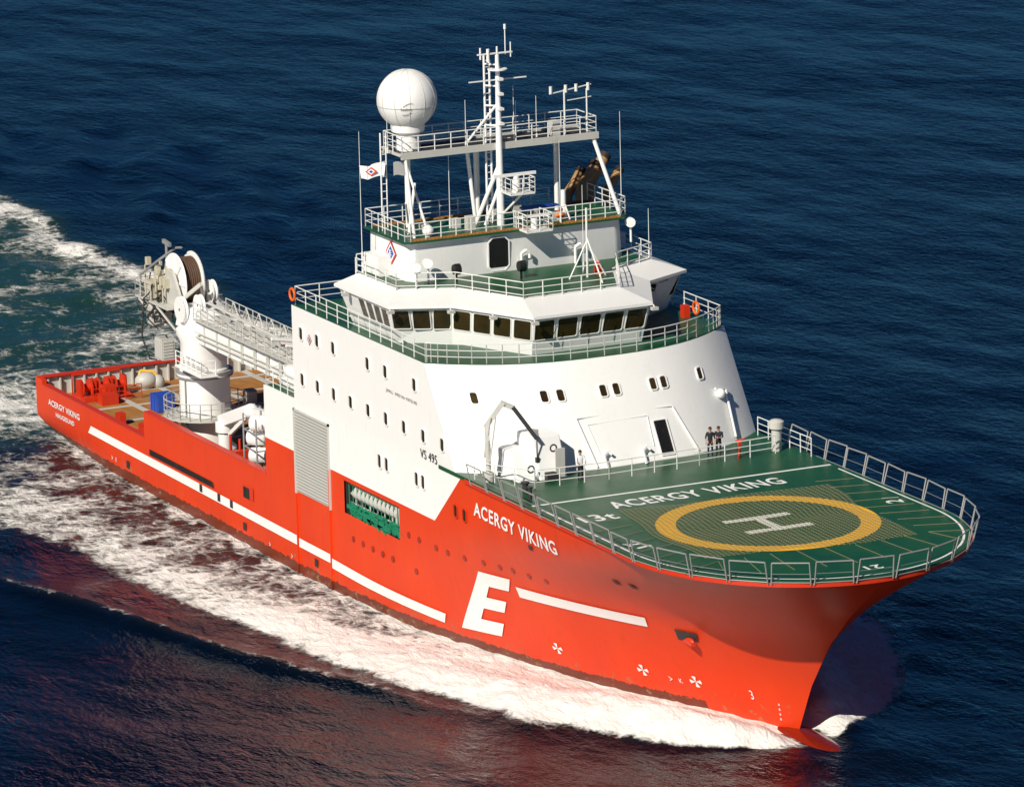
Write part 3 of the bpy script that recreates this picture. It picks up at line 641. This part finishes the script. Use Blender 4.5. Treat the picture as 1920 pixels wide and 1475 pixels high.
# flag
m=MB();n=14
P0=Vector((51.4,-6.9,26.6))
vs=[];W_=1.4;H_=.8
for j in range(7):
    for i in range(n+1):
        u=i/n;v=j/6;vs.append(P0+Vector((-u*W_*.8-.0,-u*W_*.75+.12*math.sin(u*9+v),-H_+v*H_-u*.25+.08*math.sin(u*7))))
m.add(vs,[(j*(n+1)+i,j*(n+1)+i+1,(j+1)*(n+1)+i+1,(j+1)*(n+1)+i) for j in range(6) for i in range(n)])
fl=m.obj('flag',ship,MARK,True)
cc=P0+Vector((-.6,-.48,-.52));ax=Vector((.73,.68,.1))
for k,(s_,mt) in enumerate(((.28,REDM),(.18,MARK),(.10,BLUE))):
    m=MB();nn=Vector((.68,-.73,0))*(.2+.02*k)
    m.add([cc+ax*s_*1.4+nn,cc+Vector((0,0,s_))+nn,cc-ax*s_*1.4+nn,cc-Vector((0,0,s_))+nn],[(0,1,2,3)]);m.obj('flag_emblem',fl,mt)
m=MB();vs=[]
for j in range(5):
    for i in range(9):
        u=i/8;v=j/4;vs.append((52.0-u*.4,-6.55+u*1.3,26.7-.8+v*.8-u*.1+.05*math.sin(u*8)))
m.add(vs,[(j*9+i,j*9+i+1,(j+1)*9+i+1,(j+1)*9+i) for j in range(4) for i in range(8)]);m.obj('flag',ship,MARK,True)
for c_ in ((44.0,-9.9,17.6),(60.5,9.2,17.6)):
    m=MB();m.path([(c_[0]+.36*math.cos(t),c_[1],c_[2]+.36*math.sin(t)) for t in np.linspace(0,2*math.pi,18)],.08,8);m.obj('lifebuoy',house,ORANGE,True)
m=MB();m.box(59.6,60.1,8.6,9.0,16.95,17.7);m.obj('fire_box',house,REDM)
# ---------------------------------------------------------------- helideck
HZ=11.2;HA=11.15
def dhb(x):
    W=9.9
    return W*math.sqrt(max(0,1-((x-88.7)/HA)**2)) if x>88.7 else W
xx=[64.5+i*.9 for i in range(27)]
s2=[math.sin(math.pi/2*k/30) for k in range(1,31)]
xx=[x for x in xx if x<88.6]+[88.7]+[88.7+HA*s for s in s2]
st=[(x,-dhb(x)) for x in xx];pt=[(x,dhb(x)) for x in reversed(xx[:-1])]
HO=st+pt
m=MB();m.prism(HO,10.98,HZ);heli=m.obj('helideck',ship,GREEN)
m=MB()
big=[(x+.06*(1 if x>90 else 0),y*1.008) for x,y in HO]
n=len(big);k0=4
m.add([(x,y,10.85) for x,y in big]+[(x,y,11.1) for x,y in big],[(i,i+1,n+i+1,n+i) for i in range(k0,n-1-k0)])
m.add([(x,y,11.1) for x,y in big]+[(x,y,11.1) for x,y in HO],[(i,i+1,n+i+1,n+i) for i in range(k0,n-1-k0)])
m.obj('deck_edge_gutter',heli,REDM)
XC=86.6
def ringm(r0,r1,n=72):
    m=MB();vs=[]
    for i in range(n):
        t=2*math.pi*i/n
        for r_ in (r0,r1): vs.append((XC+r_*math.cos(t),r_*math.sin(t),HZ+.012))
    m.add(vs,[(2*i,2*i+1,(2*((i+1)%n))+1,2*((i+1)%n)) for i in range(n)]);return m
ringm(5.15,6.3).obj('landing_circle',heli,YEL)
m=MB();m.box(XC-1.65,XC-1.05,-2.05,2.05,HZ+.005,HZ+.016);m.box(XC+1.05,XC+1.65,-2.05,2.05,HZ+.005,HZ+.016);m.box(XC-1.05,XC+1.05,-.3,.3,HZ+.005,HZ+.015);m.obj('landing_letter',heli,MARK)
m=MB();m.box(76.2,76.42,-9.6,9.6,HZ+.003,HZ+.012);m.obj('deck_line',heli,MARK)
inn=[(XC+(x-XC)*.965+.0,y*.955) for x,y in HO if x>77];inn2=[(XC+(x-XC)*.975,y*.968) for x,y in HO if x>77]
m=MB();n=len(inn);m.add([(x,y,HZ+.008) for x,y in inn]+[(x,y,HZ+.008) for x,y in inn2],[(i,i+1,n+i+1,n+i) for i in range(n-1)]);m.obj('perimeter_line',heli,MARK)
def decktext(body,x,y,wd,ht,ang=0,nm='deck_lettering'):
    ca,sa=math.cos(ang),math.sin(ang)
    def fn(a,b_):
        a-=wd/2;b_-=ht/2
        lx,ly=-b_,a
        return (x+lx*ca-ly*sa,y+lx*sa+ly*ca,HZ+.014)
    text(nm,body,fn,wd,ht,MARK,heli,1.1)
decktext('ACERGY VIKING',78.35,-.2,11.2,1.55,.03)
decktext('13t',80.6,-7.6,2.2,1.5,.0)
decktext('21',87.2,-8.5,1.4,1.0,-1.3)
decktext('21',98.1,.3,1.0,.8,3.14)
decktext('21',85.6,8.5,1.3,1.0,1.35)
m=MB();L=6.6;step=.31
def warp(x,y):
    k=1+.05*math.sin(3*math.atan2(y,x)+.5)+.02*math.sin(7*math.atan2(y,x));return (XC-.2+x*k,y*k)
k=-L
while k<=L:
    for s_ in (0,1):
        P=[]
        for i in range(15):
            w_=-L+2*L*i/14;x,y=(k,w_) if s_ else (w_,k);x,y=x*.94+y*.08,y*.97-x*.08
            X,Y=warp(x,y);P.append((X,Y,HZ+.032))
        for a,b_ in zip(P,P[1:]): m.beam(a,b_,.036 if s_==0 else .022,.012)
    k+=step
net=top(m.obj('landing_net',None,ROPE),'square tan rope landing net stretched over the helideck circle','net')
for i in range(9):
    t=-L+i*2*L/8
    for a,b_ in (((L,t),(8.8+1.5*math.cos(t/6.7*1.4),t*1.12)),((t,L),(t*1.05+.4,9.1)),((t,-L),(t*1.05+.4,-9.1))):
        A=warp(*a);m=MB();m.beam((A[0],A[1],HZ+.045),(XC+b_[0],b_[1],HZ+.045),.03,.02);m.obj('tie_rope',net,ROPE)
pts=[Vector((x,y,0)) for x,y in HO if x>68.5]
def resample(P,step):
    out=[P[0]];acc=0
    for a,b_ in zip(P,P[1:]):
        L_=(b_-a).length
        while acc+L_>=step:
            f=(step-acc)/L_;a=a.lerp(b_,f);out.append(a);L_=(b_-a).length;acc=0
        acc+=L_
    return out
RS=resample(pts,2.3)
cen=Vector((84,0,0))
for i in range(len(RS)-1):
    a,b_=RS[i],RS[i+1];t=(b_-a).normalized();nrm=Vector((t.y,-t.x,0))
    if nrm.dot((a+b_)/2-cen)<0:nrm=-nrm
    a2=a+t*.08;b2=b_-t*.08;jt=random.uniform(-.06,.06)
    A0=a2+nrm*.12+Vector((0,0,11.0));B0_=b2+nrm*.12+Vector((0,0,11.0));A1=a2+nrm*(.42+jt)+t*.05+Vector((0,0,12.3+jt));B1_=b2+nrm*(.42-jt)-t*.05+Vector((0,0,12.3))
    g=MB();g.path([A0,A1,B1_,B0_],.045,6);g.cyl(A0.lerp(A1,.1),B0_.lerp(B1_,.1),.03,n=5);g.cyl(A0.lerp(A1,.02),A0-nrm*.2-Vector((0,0,.15)),.05)
    for q_ in (.5,): g.cyl(A0.lerp(A1,q_),B0_.lerp(B1_,q_),.014,n=4)
    g.obj('safety_frame',heli,GREY)
m=MB();m.rail([(69,-9.7,HZ),(72.6,-7.6,HZ),(72.9,-3,HZ),(72.6,3,HZ),(72.2,8.2,HZ)],1.05,1.6);m.obj('deck_railing',heli,RAILM)
m=MB();m.rail([(67.6,9.5,HZ),(74,9.6,HZ)],1.1,1.3);m.obj('deck_railing',heli,RAILM)
m=MB();m.rev((71.6,8.6,HZ),[(.3,0),(.3,1.3),(.45,1.35),(.45,1.75),(.3,1.85),(0,1.9)],20);m.obj('mushroom_vent',heli,LTGREY,True)
m=MB();m.cyl((71.9,6.0,HZ),(71.9,6.0,HZ+.8),.07);m.cyl((71.7,5.9,HZ+.9),(72.3,6.1,HZ+1.15),.09,.05);m.box(71.8,72.0,5.9,6.1,HZ+.7,HZ+1.0);m.path([(71.9,6,HZ+.5),(72.3,5.7,HZ)],.04);m.obj('fire_monitor',heli,REDM)
m=MB();m.prism([(68.6,-8.2),(71.0,-7.9),(71.0,-6.6),(68.6,-6.6)],HZ,12.8,[(68.0,-8.0),(69.8,-7.8),(69.8,-6.6),(68.0,-6.6)])
m.prism([(68.6,-6.58),(71.2,-6.58),(71.2,-4.8),(68.6,-4.8)],HZ,13.6,[(68.0,-6.58),(70.2,-6.58),(70.2,-4.8),(68.0,-4.8)])
o=m.obj('deck_shelter',ship,WHITE,bevel=.08)
for c_ in ((71.0,-5.6,13.0),(71.3,-7.2,12.0)):
    m=MB();m.path([(c_[0],c_[1]+.2*math.cos(t),c_[2]+.2*math.sin(t)) for t in np.linspace(0,6.28,12)],.05);m.obj('hose_reel',o,DARK)
m=MB();m.box(71.2,71.6,-6.3,-5.7,11.25,11.7);m.obj('shelter_locker',o,DARK)
m=MB();m.box(71.18,71.26,-5.6,-5.0,11.3,13.0);m.obj('shelter_door',o,LTGREY)
m=MB();bx,by=69.6,-9.1
m.cyl((bx,by,HZ),(bx,by,13.6),.16,n=12);m.cyl((bx,by,HZ),(bx,by,11.7),.34,n=12);m.beam((bx,by,13.4),(bx-.3,by+.1,14.4),.26,.3);m.beam((bx-.3,by,14.3),(bx+.3,by+.9,15.8),.24,.3)
m.beam((bx+.2,by+.8,15.75),(bx+.5,by+1.5,15.4),.24,.26);m.cyl((bx-.1,by-.2,12.6),(bx,by+.2,14.9),.08);m.cyl((bx+.25,by,12.4),(bx+.1,by+.5,15.0),.05)
kc=m.obj('provision_crane',ship,LTGREY)
m=MB();m.beam((bx+.5,by+1.4,15.5),(bx+1.1,by+2.6,13.6),.18,.22);m.cyl((bx+1.1,by+2.6,13.7),(bx+1.1,by+2.6,12.4),.04);m.box(bx+1.0,bx+1.2,by+2.5,by+2.7,12.2,12.5);m.obj('crane_jib',kc,DARK)
for x,y,s_ in ((73.4,-8.6,.5),(74.6,-8.9,.35),(71.7,-4.2,.3)):
    m=MB();m.cyl((x,y,HZ),(x,y,HZ+.6),s_*.35,n=12);m.cyl((x,y,HZ+.6),(x,y,HZ+.7),s_*.5,n=12)
    m.obj('mooring_bollard',ship,DARK,True)
# ---------------------------------------------------------------- people
SKIN=paint('skin',(.5,.28,.19),.6,0);NAVY=paint('navy_cloth',(.012,.014,.025),.8);SHIRT=paint('white_shirt',(.75,.76,.8),.8);HAIR=paint('hair_dark',(.04,.025,.015),.7)
def person(loc,yaw,shirt,pants,pose,label):
    V=[];E=[];Rr=[]
    def a(p,r,par=None):
        V.append(p);Rr.append(r)
        if par is not None:E.append((par,len(V)-1))
        return len(V)-1
    pel=a((0,0,.95),.15);w_=a((.0,0,1.12),.135,pel);ch=a((.0,0,1.32),.165,w_);nk=a((.01,0,1.5),.065,ch);h1=a((.02,0,1.6),.085,nk);h2=a((.03,0,1.68),.1,h1);a((.02,0,1.75),.075,h2)
    for s_ in (-1,1):
        hp=a((0,s_*.09,.9),.1,pel);kn=a((.03,s_*.11,.5),.065,hp);an=a((0,s_*.12,.1),.045,kn);a((.17,s_*.14,.04),.04,an)
        sh1=a((0,s_*.19,1.42),.07,ch)
        el,ha=pose[s_]
        e1=a(el,.05,sh1);h=a(ha,.033,e1)
        dv=(Vector(ha)-Vector(el)).normalized();sd=dv.cross(Vector((0,0,1)));sd=sd.normalized() if sd.length>.1 else Vector((0,1,0))
        pm=a(tuple(Vector(ha)+dv*.07),.034,h)
        for k,ln in enumerate((.075,.085,.08,.06)):
            b_=Vector(ha)+dv*.09+sd*(k-1.5)*.022;f1=a(tuple(b_+dv*ln*.5),.009,pm);a(tuple(b_+dv*ln+Vector((0,0,-.01))),.008,f1)
        a(tuple(Vector(ha)+dv*.06+sd*.06*s_),.01,pm)
    me=D.meshes.new('person');me.from_pydata(V,E,[]);o=D.objects.new('person',me);S.collection.objects.link(o)
    sk=o.modifiers.new('s','SKIN')
    if me.skin_vertices:
        for i,r_ in enumerate(Rr): me.skin_vertices[0].data[i].radius=(r_,r_);
        me.skin_vertices[0].data[0].use_root=True
    sb=o.modifiers.new('u','SUBSURF');sb.levels=1;sb.render_levels=1
    bpy.context.view_layer.update();dg=bpy.context.evaluated_depsgraph_get();m2=D.meshes.new_from_object(o.evaluated_get(dg))
    D.objects.remove(o)
    for mt in (SKIN,shirt,pants,BLACK): m2.materials.append(mt)
    hands=[Vector(pose[s_][1]) for s_ in (-1,1)]
    for p_ in m2.polygons:
        c_=p_.center;i=1
        if c_.z>1.5: i=0
        elif min((c_-h).length for h in hands)<.17 and (c_-Vector((0,0,1.1))).length>.2: i=0
        elif c_.z<.95 and abs(c_.y)<.24: i=2
        if c_.z<.1:i=3
        p_.material_index=i;p_.use_smooth=True
    o=D.objects.new('person',m2);S.collection.objects.link(o);o.location=loc;o.rotation_euler=(0,0,yaw)
    top(o,label,'person')
    m=MB();m.sphere((0.005,0,1.715),.115,14,10,1,.9,.85);h=m.obj('hair',o,HAIR,True)
    m=MB();m.sphere((.135,0,1.655),.02,6,5);m.obj('nose',o,SKIN,True)
    for s_ in (-1,1):
        m=MB();m.sphere((.03,s_*.1,1.66),.025,6,5);m.obj('ear',o,SKIN,True)
        m=MB();m.sphere((.122,s_*.035,1.68),.012,6,5);m.obj('eye',o,BLACK)
    m=MB();m.box(.115,.13,-.025,.025,1.605,1.613);m.obj('mouth',o,BLACK)
    return o
dn={-1:((-.03,-.26,1.15),(.08,-.25,.92)),1:((-.03,.26,1.15),(.08,.25,.92))}
cr={-1:((.05,-.27,1.17),(.25,-.05,1.2)),1:((.05,.27,1.17),(.25,.08,1.15))}
ln={-1:((.15,-.26,1.2),(.4,-.22,1.08)),1:((.15,.26,1.2),(.4,.22,1.08))}
person((71.0,4.55,HZ),-.5,NAVY,NAVY,dn,'person in dark jacket and trousers standing on the green deck')
person((71.1,5.05,HZ),-.7,NAVY,NAVY,cr,'person in dark clothes with folded arms beside another on the deck')
person((72.2,-4.5,HZ),-.2,SHIRT,NAVY,ln,'person in white shirt and dark trousers leaning on the railing')
# ---------------------------------------------------------------- sea
def hw0(x):
    u=np.clip((x-45)/44.9,0,1);w=9.85*(1-u**2);return np.where(x<0,9.85,w)
gx=np.arange(-110,112.01,.3);gy=np.arange(-52,44.01,.3)
X,Y=np.meshgrid(gx,gy,indexing='ij')
def vn(x,y,seed):
    rs=np.random.RandomState(seed);G=rs.rand(256,256);xi=np.floor(x).astype(int);yi=np.floor(y).astype(int);fx=x-xi;fy=y-yi
    fx=fx*fx*(3-2*fx);fy=fy*fy*(3-2*fy);g=lambda a,b:G[a%256,b%256]
    return (g(xi,yi)*(1-fx)+g(xi+1,yi)*fx)*(1-fy)+(g(xi,yi+1)*(1-fx)+g(xi+1,yi+1)*fx)*fy
def ss_(a,b,x): t=np.clip((x-a)/(b-a),0,1);return t*t*(3-2*t)
outer=-np.interp(X,[-60,0,23,43,55,68,76,82,87,90,92,93.8],[-27,-24,-22,-20.5,-19,-16.8,-15,-13.2,-10,-7.2,-4,-.8])
inner=hw0(X)
w1=vn(X*.13,Y*.2,1)-.5
outer=outer+w1*3.0*ss_(92,80,X)
dS=-Y-inner;fr_=dS/np.maximum(outer-inner,.6)
inx=ss_(93.4,91.6,X)*ss_(-12,6,X)
base=np.interp(X,[0,20,40,55,68,76,92],[.60,.66,.76,.92,1.12,1.35,1.45])
prof=ss_(1.10,.84,fr_)*np.where(fr_<-.1,0,1)
pr2=np.interp(fr_,[0,.12,.35,.6,1],[1.0,.68,.76,1.05,1.0])
bl=ss_(56,70,X);pr2=pr2*(1-bl)+bl
foamS=base*prof*pr2*inx*(Y<0)
cr_y=np.interp(X,[20,36.6,50.7,60,68,80],[-31,-26.8,-23.2,-20.5,-17.7,-13])
crest=np.exp(-((Y-cr_y-w1*2)/.5)**2)*ss_(20,45,X)*ss_(80,66,X)*.45
dP=Y-inner;outP=np.interp(X,[40,60,74,80,86,89,91,92.5],[10,9.5,9.5,9,7.5,5.5,3,0.5])
foamP=ss_(1.1,.7,dP/np.maximum(outP,.3))*(Y>0)*ss_(93.4,91.2,X)*np.interp(X,[0,60,74,90],[.5,.8,1.3,1.4])*ss_(-5,5,X)
wy=18+vn(X*.1,X*0+3,4)*3
aY=np.abs(Y+1)
patch=(vn(X*.09,Y*.13,9)-.5)*2
wk=ss_(4,-3,X)*ss_(wy+1.2,wy-1.5,aY)*(.42+.10*ss_(9,15,aY)+.26*patch)
wk+=ss_(4,-3,X)*np.exp(-((aY-wy+1.8)/1.6)**2)*.32
wk*=np.interp(X,[-110,-70,-25,0],[.9,.98,1.15,1.3])
foam=np.clip(np.maximum.reduce([foamS,crest,foamP,wk]),0,1.45)
foam*=1-.9*np.exp(-(Y/1.25)**4)*ss_(89.0,90.2,X)
aer=np.clip(np.maximum(ss_(6,-3,X)*ss_(wy+2,wy-3,aY),0),0,1)
Zh=(vn(X*.35,Y*.35,2)-.5)*.10+(vn(X*.12,Y*.1,3)-.5)*.2
bw_=1.35*np.exp(-((fr_-.6)/.33)**2)*(Y<0)*np.interp(X,[40,60,76,86,90,92.5],[0,.25,.7,1,.75,0])
Zh=Zh+bw_*(.8+.3*vn(X*.5,Y*.9,6)+.15*vn(X*1.4,Y*1.4,16))
Zh+=.9*np.exp(-((dP-2.0)/1.8)**2)*(Y>0)*np.interp(X,[60,78,88,92],[0,.7,1,0])
Zh+=np.minimum(foam,1)*((vn(X*1.1,Y*1.1,5)-.4)*.20+(vn(X*2.3,Y*2.3,15)-.5)*.10)+wk*(vn(X*.3,Y*.3,8)-.5)*1.0
Zh+=.5*np.exp(-((Y-cr_y-w1*2)/1.2)**2)*ss_(10,45,X)*ss_(85,60,X)
ph=(X*.35+ (Y-18)*.75)
Zh+=.2*np.sin(ph+2*w1)*ss_(18,26,Y)*ss_(20,-20,X)
edge=ss_(-110,-98,X)*ss_(112,104,X)*ss_(-52,-44,Y)*ss_(44,38,Y)
Zh*=edge
nb=np.exp(-(Y/1.7)**4)*ss_(87.5,89.2,X)*ss_(99,96,X);Zh=Zh*(1-nb)-.06*nb
inside=(np.abs(Y)<inner-.6)&(X>2)&(X<88);Zh=np.where(inside,np.minimum(Zh,0),Zh)
nx_,ny_=X.shape
verts=np.stack([X.ravel(),Y.ravel(),Zh.ravel()],1)
idx=np.arange(nx_*ny_).reshape(nx_,ny_)
faces=np.stack([idx[:-1,:-1].ravel(),idx[1:,:-1].ravel(),idx[1:,1:].ravel(),idx[:-1,1:].ravel()],1)
x0,x1,y0,y1=gx[0],gx[-1],gy[0],gy[-1];B=5000
ex=[(-B,-B,0),(x0,-B,0),(x1,-B,0),(B,-B,0),(-B,y0,0),(x0,y0,0),(x1,y0,0),(B,y0,0),(-B,y1,0),(x0,y1,0),(x1,y1,0),(B,y1,0),(-B,B,0),(x0,B,0),(x1,B,0),(B,B,0)]
o_=len(verts);verts=np.vstack([verts,np.array(ex)])
ef=[[o_+j*4+i,o_+j*4+i+1,o_+(j+1)*4+i+1,o_+(j+1)*4+i] for j in range(3) for i in range(3) if not(i==1 and j==1)]
faces=np.vstack([faces,np.array(ef)])
me=D.meshes.new('sea');me.from_pydata(verts.tolist(),[],faces.tolist())
me.polygons.foreach_set('use_smooth',[True]*len(me.polygons))
at=me.attributes.new('foam','FLOAT','POINT');at.data.foreach_set('value',np.concatenate([foam.ravel(),np.zeros(16)]).astype(np.float32))
at=me.attributes.new('aer','FLOAT','POINT');at.data.foreach_set('value',np.concatenate([aer.ravel(),np.zeros(16)]).astype(np.float32))
sea=D.objects.new('sea',me);S.collection.objects.link(sea);sea['kind']='structure'
m,nt,b=newmat('sea_water');me.materials.append(m)
fa=N(nt,'ShaderNodeAttribute',attribute_name='foam').outputs['Fac'];aa=N(nt,'ShaderNodeAttribute',attribute_name='aer').outputs['Fac']
vec=coords(nt)
dn_=N(nt,'ShaderNodeTexNoise');dn_.inputs['Scale'].default_value=.5;dn_.inputs['Detail'].default_value=3;nt.links.new(vec,dn_.inputs[0])
vm=N(nt,'ShaderNodeVectorMath',operation='SCALE');nt.links.new(dn_.outputs[1],vm.inputs[0]);vm.inputs[3].default_value=2.2
va=N(nt,'ShaderNodeVectorMath',operation='ADD');nt.links.new(vec,va.inputs[0]);nt.links.new(vm.outputs[0],va.inputs[1])
vo=N(nt,'ShaderNodeTexVoronoi',feature='DISTANCE_TO_EDGE');vo.inputs['Scale'].default_value=.75;nt.links.new(va.outputs[0],vo.inputs['Vector'])
vo2=N(nt,'ShaderNodeTexVoronoi',feature='DISTANCE_TO_EDGE');vo2.inputs['Scale'].default_value=2.1;nt.links.new(va.outputs[0],vo2.inputs['Vector'])
lace=math_(nt,'SUBTRACT',1,math_(nt,'MULTIPLY',vo.outputs[0],3.2),clamp=True)
lace2=math_(nt,'SUBTRACT',1,math_(nt,'MULTIPLY',vo2.outputs[0],3.2),clamp=True)
nz1=noise(nt,.28,6,.65,vec,.6);nz2=noise(nt,1.8,5,.7,coords(nt,(.6,1.2,1),(0,0,.25)),.6)
val=math_(nt,'MULTIPLY_ADD',math_(nt,'SUBTRACT',nz1,.5),1.5,fa)
val=math_(nt,'MULTIPLY_ADD',lace,.24,val);val=math_(nt,'MULTIPLY_ADD',lace2,.12,val)
val=math_(nt,'MULTIPLY_ADD',math_(nt,'SUBTRACT',nz2,.5),.6,val)
mk=N(nt,'ShaderNodeMapRange',interpolation_type='SMOOTHSTEP');mk.inputs[1].default_value=.58;mk.inputs[2].default_value=1.10;nt.links.new(val,mk.inputs[0])
gate=N(nt,'ShaderNodeMapRange');gate.inputs[1].default_value=.04;gate.inputs[2].default_value=.3;nt.links.new(fa,gate.inputs[0])
mask=math_(nt,'MULTIPLY',mk.outputs[0],gate.outputs[0])
soft=math_(nt,'MULTIPLY',fa,.28,clamp=True)
deep=mixc(nt,noise(nt,.02,3,.5,vec),(.0004,.0022,.007),(.0006,.0035,.010))
col=mixc(nt,aa,deep,(.010,.050,.036))
col=mixc(nt,soft,col,(.07,.06,.04))
foamc=mixc(nt,nz2,(.74,.71,.66),(1.0,.98,.95))
col=mixc(nt,mask,col,foamc)
nt.links.new(col,b.inputs['Base Color']);b.inputs['Roughness'].default_value=.8;b.inputs['Specular IOR Level'].default_value=0
w_0=noise(nt,.045,2,.5,coords(nt,(1,1.8,1),(0,0,.6)));w_a=noise(nt,.14,3,.5,coords(nt,(1,1.8,1),(0,0,.5)));w_b=noise(nt,.9,3,.55,coords(nt,(1,1.9,1),(0,0,-.35)),.2);w_c=noise(nt,3.0,3,.6,coords(nt,(1,1.6,1),(0,0,.2)),.3)
h=math_(nt,'MULTIPLY',w_0,1.3);h=math_(nt,'MULTIPLY_ADD',w_a,.42,h);h=math_(nt,'MULTIPLY_ADD',w_b,.11,h);h=math_(nt,'MULTIPLY_ADD',w_c,.055,h)
h=math_(nt,'MULTIPLY_ADD',mask,.08,h);h=math_(nt,'MULTIPLY_ADD',math_(nt,'MULTIPLY',nz2,mask),.18,h)
bp=N(nt,'ShaderNodeBump');bp.inputs['Strength'].default_value=1.0;bp.inputs['Distance'].default_value=1.0;nt.links.new(h,bp.inputs['Height']);nt.links.new(bp.outputs[0],b.inputs['Normal'])
gl=N(nt,'ShaderNodeBsdfGlossy');gl.inputs['Color'].default_value=(.85,.85,.85,1);gl.inputs['Roughness'].default_value=.09;nt.links.new(bp.outputs[0],gl.inputs['Normal'])
fz=N(nt,'ShaderNodeFresnel');fz.inputs['IOR'].default_value=1.30;nt.links.new(bp.outputs[0],fz.inputs['Normal'])
ff=math_(nt,'MULTIPLY',fz.outputs[0],math_(nt,'SUBTRACT',1,math_(nt,'MULTIPLY',mask,.95)))
mx=N(nt,'ShaderNodeMixShader');nt.links.new(ff,mx.inputs[0]);nt.links.new(b.outputs[0],mx.inputs[1]);nt.links.new(gl.outputs[0],mx.inputs[2])
nt.links.new(mx.outputs[0],nt.nodes['Material Output'].inputs[0])
# ---------------------------------------------------------------- light, world, camera
w=D.worlds.new('World');S.world=w;w.use_nodes=True;nt=w.node_tree;bg=nt.nodes['Background']
sky=nt.nodes.new('ShaderNodeTexSky');sky.sky_type='NISHITA';sky.sun_disc=False
AZ=math.radians(-58);EL=math.radians(38)
sky.sun_elevation=EL;sky.sun_rotation=math.pi/2-AZ;sky.dust_density=.0;sky.air_density=1.0;sky.ozone_density=5;sky.altitude=2500
tint=mixc(nt,1.0,sky.outputs[0],(.12,.34,.58),'MULTIPLY')
nt.links.new(tint,bg.inputs[0]);bg.inputs[1].default_value=.05
L=D.lights.new('Sun','SUN');L.energy=5.0;L.angle=math.radians(.5);L.color=(1,.945,.83)
so=D.objects.new('Sun',L);S.collection.objects.link(so)
sd=Vector((math.cos(AZ)*math.cos(EL),math.sin(AZ)*math.cos(EL),math.sin(EL)));so.rotation_euler=sd.to_track_quat('Z','Y').to_euler()
q=[380.70055,-156.34041,95.44132,2.69531,0.22594,-0.02366,9.35504]
yaw,pi_,ro=q[3:6]
f=Vector((math.cos(yaw)*math.cos(pi_),math.sin(yaw)*math.cos(pi_),-math.sin(pi_)));rt=f.cross(Vector((0,0,1))).normalized();up=rt.cross(f)
r2=rt*math.cos(ro)+up*math.sin(ro);u2=-rt*math.sin(ro)+up*math.cos(ro)
cd=D.cameras.new('Camera');cam=D.objects.new('Camera',cd);S.collection.objects.link(cam)
M=Matrix((r2,u2,-f)).transposed().to_4x4();M.translation=Vector(q[:3]);cam.matrix_world=M
cd.sensor_width=36;cd.lens=36*math.exp(q[6])/1920;cd.clip_end=12000;cd.clip_start=1
S.camera=cam
S.view_settings.view_transform='Standard';S.view_settings.look='None';S.view_settings.exposure=0
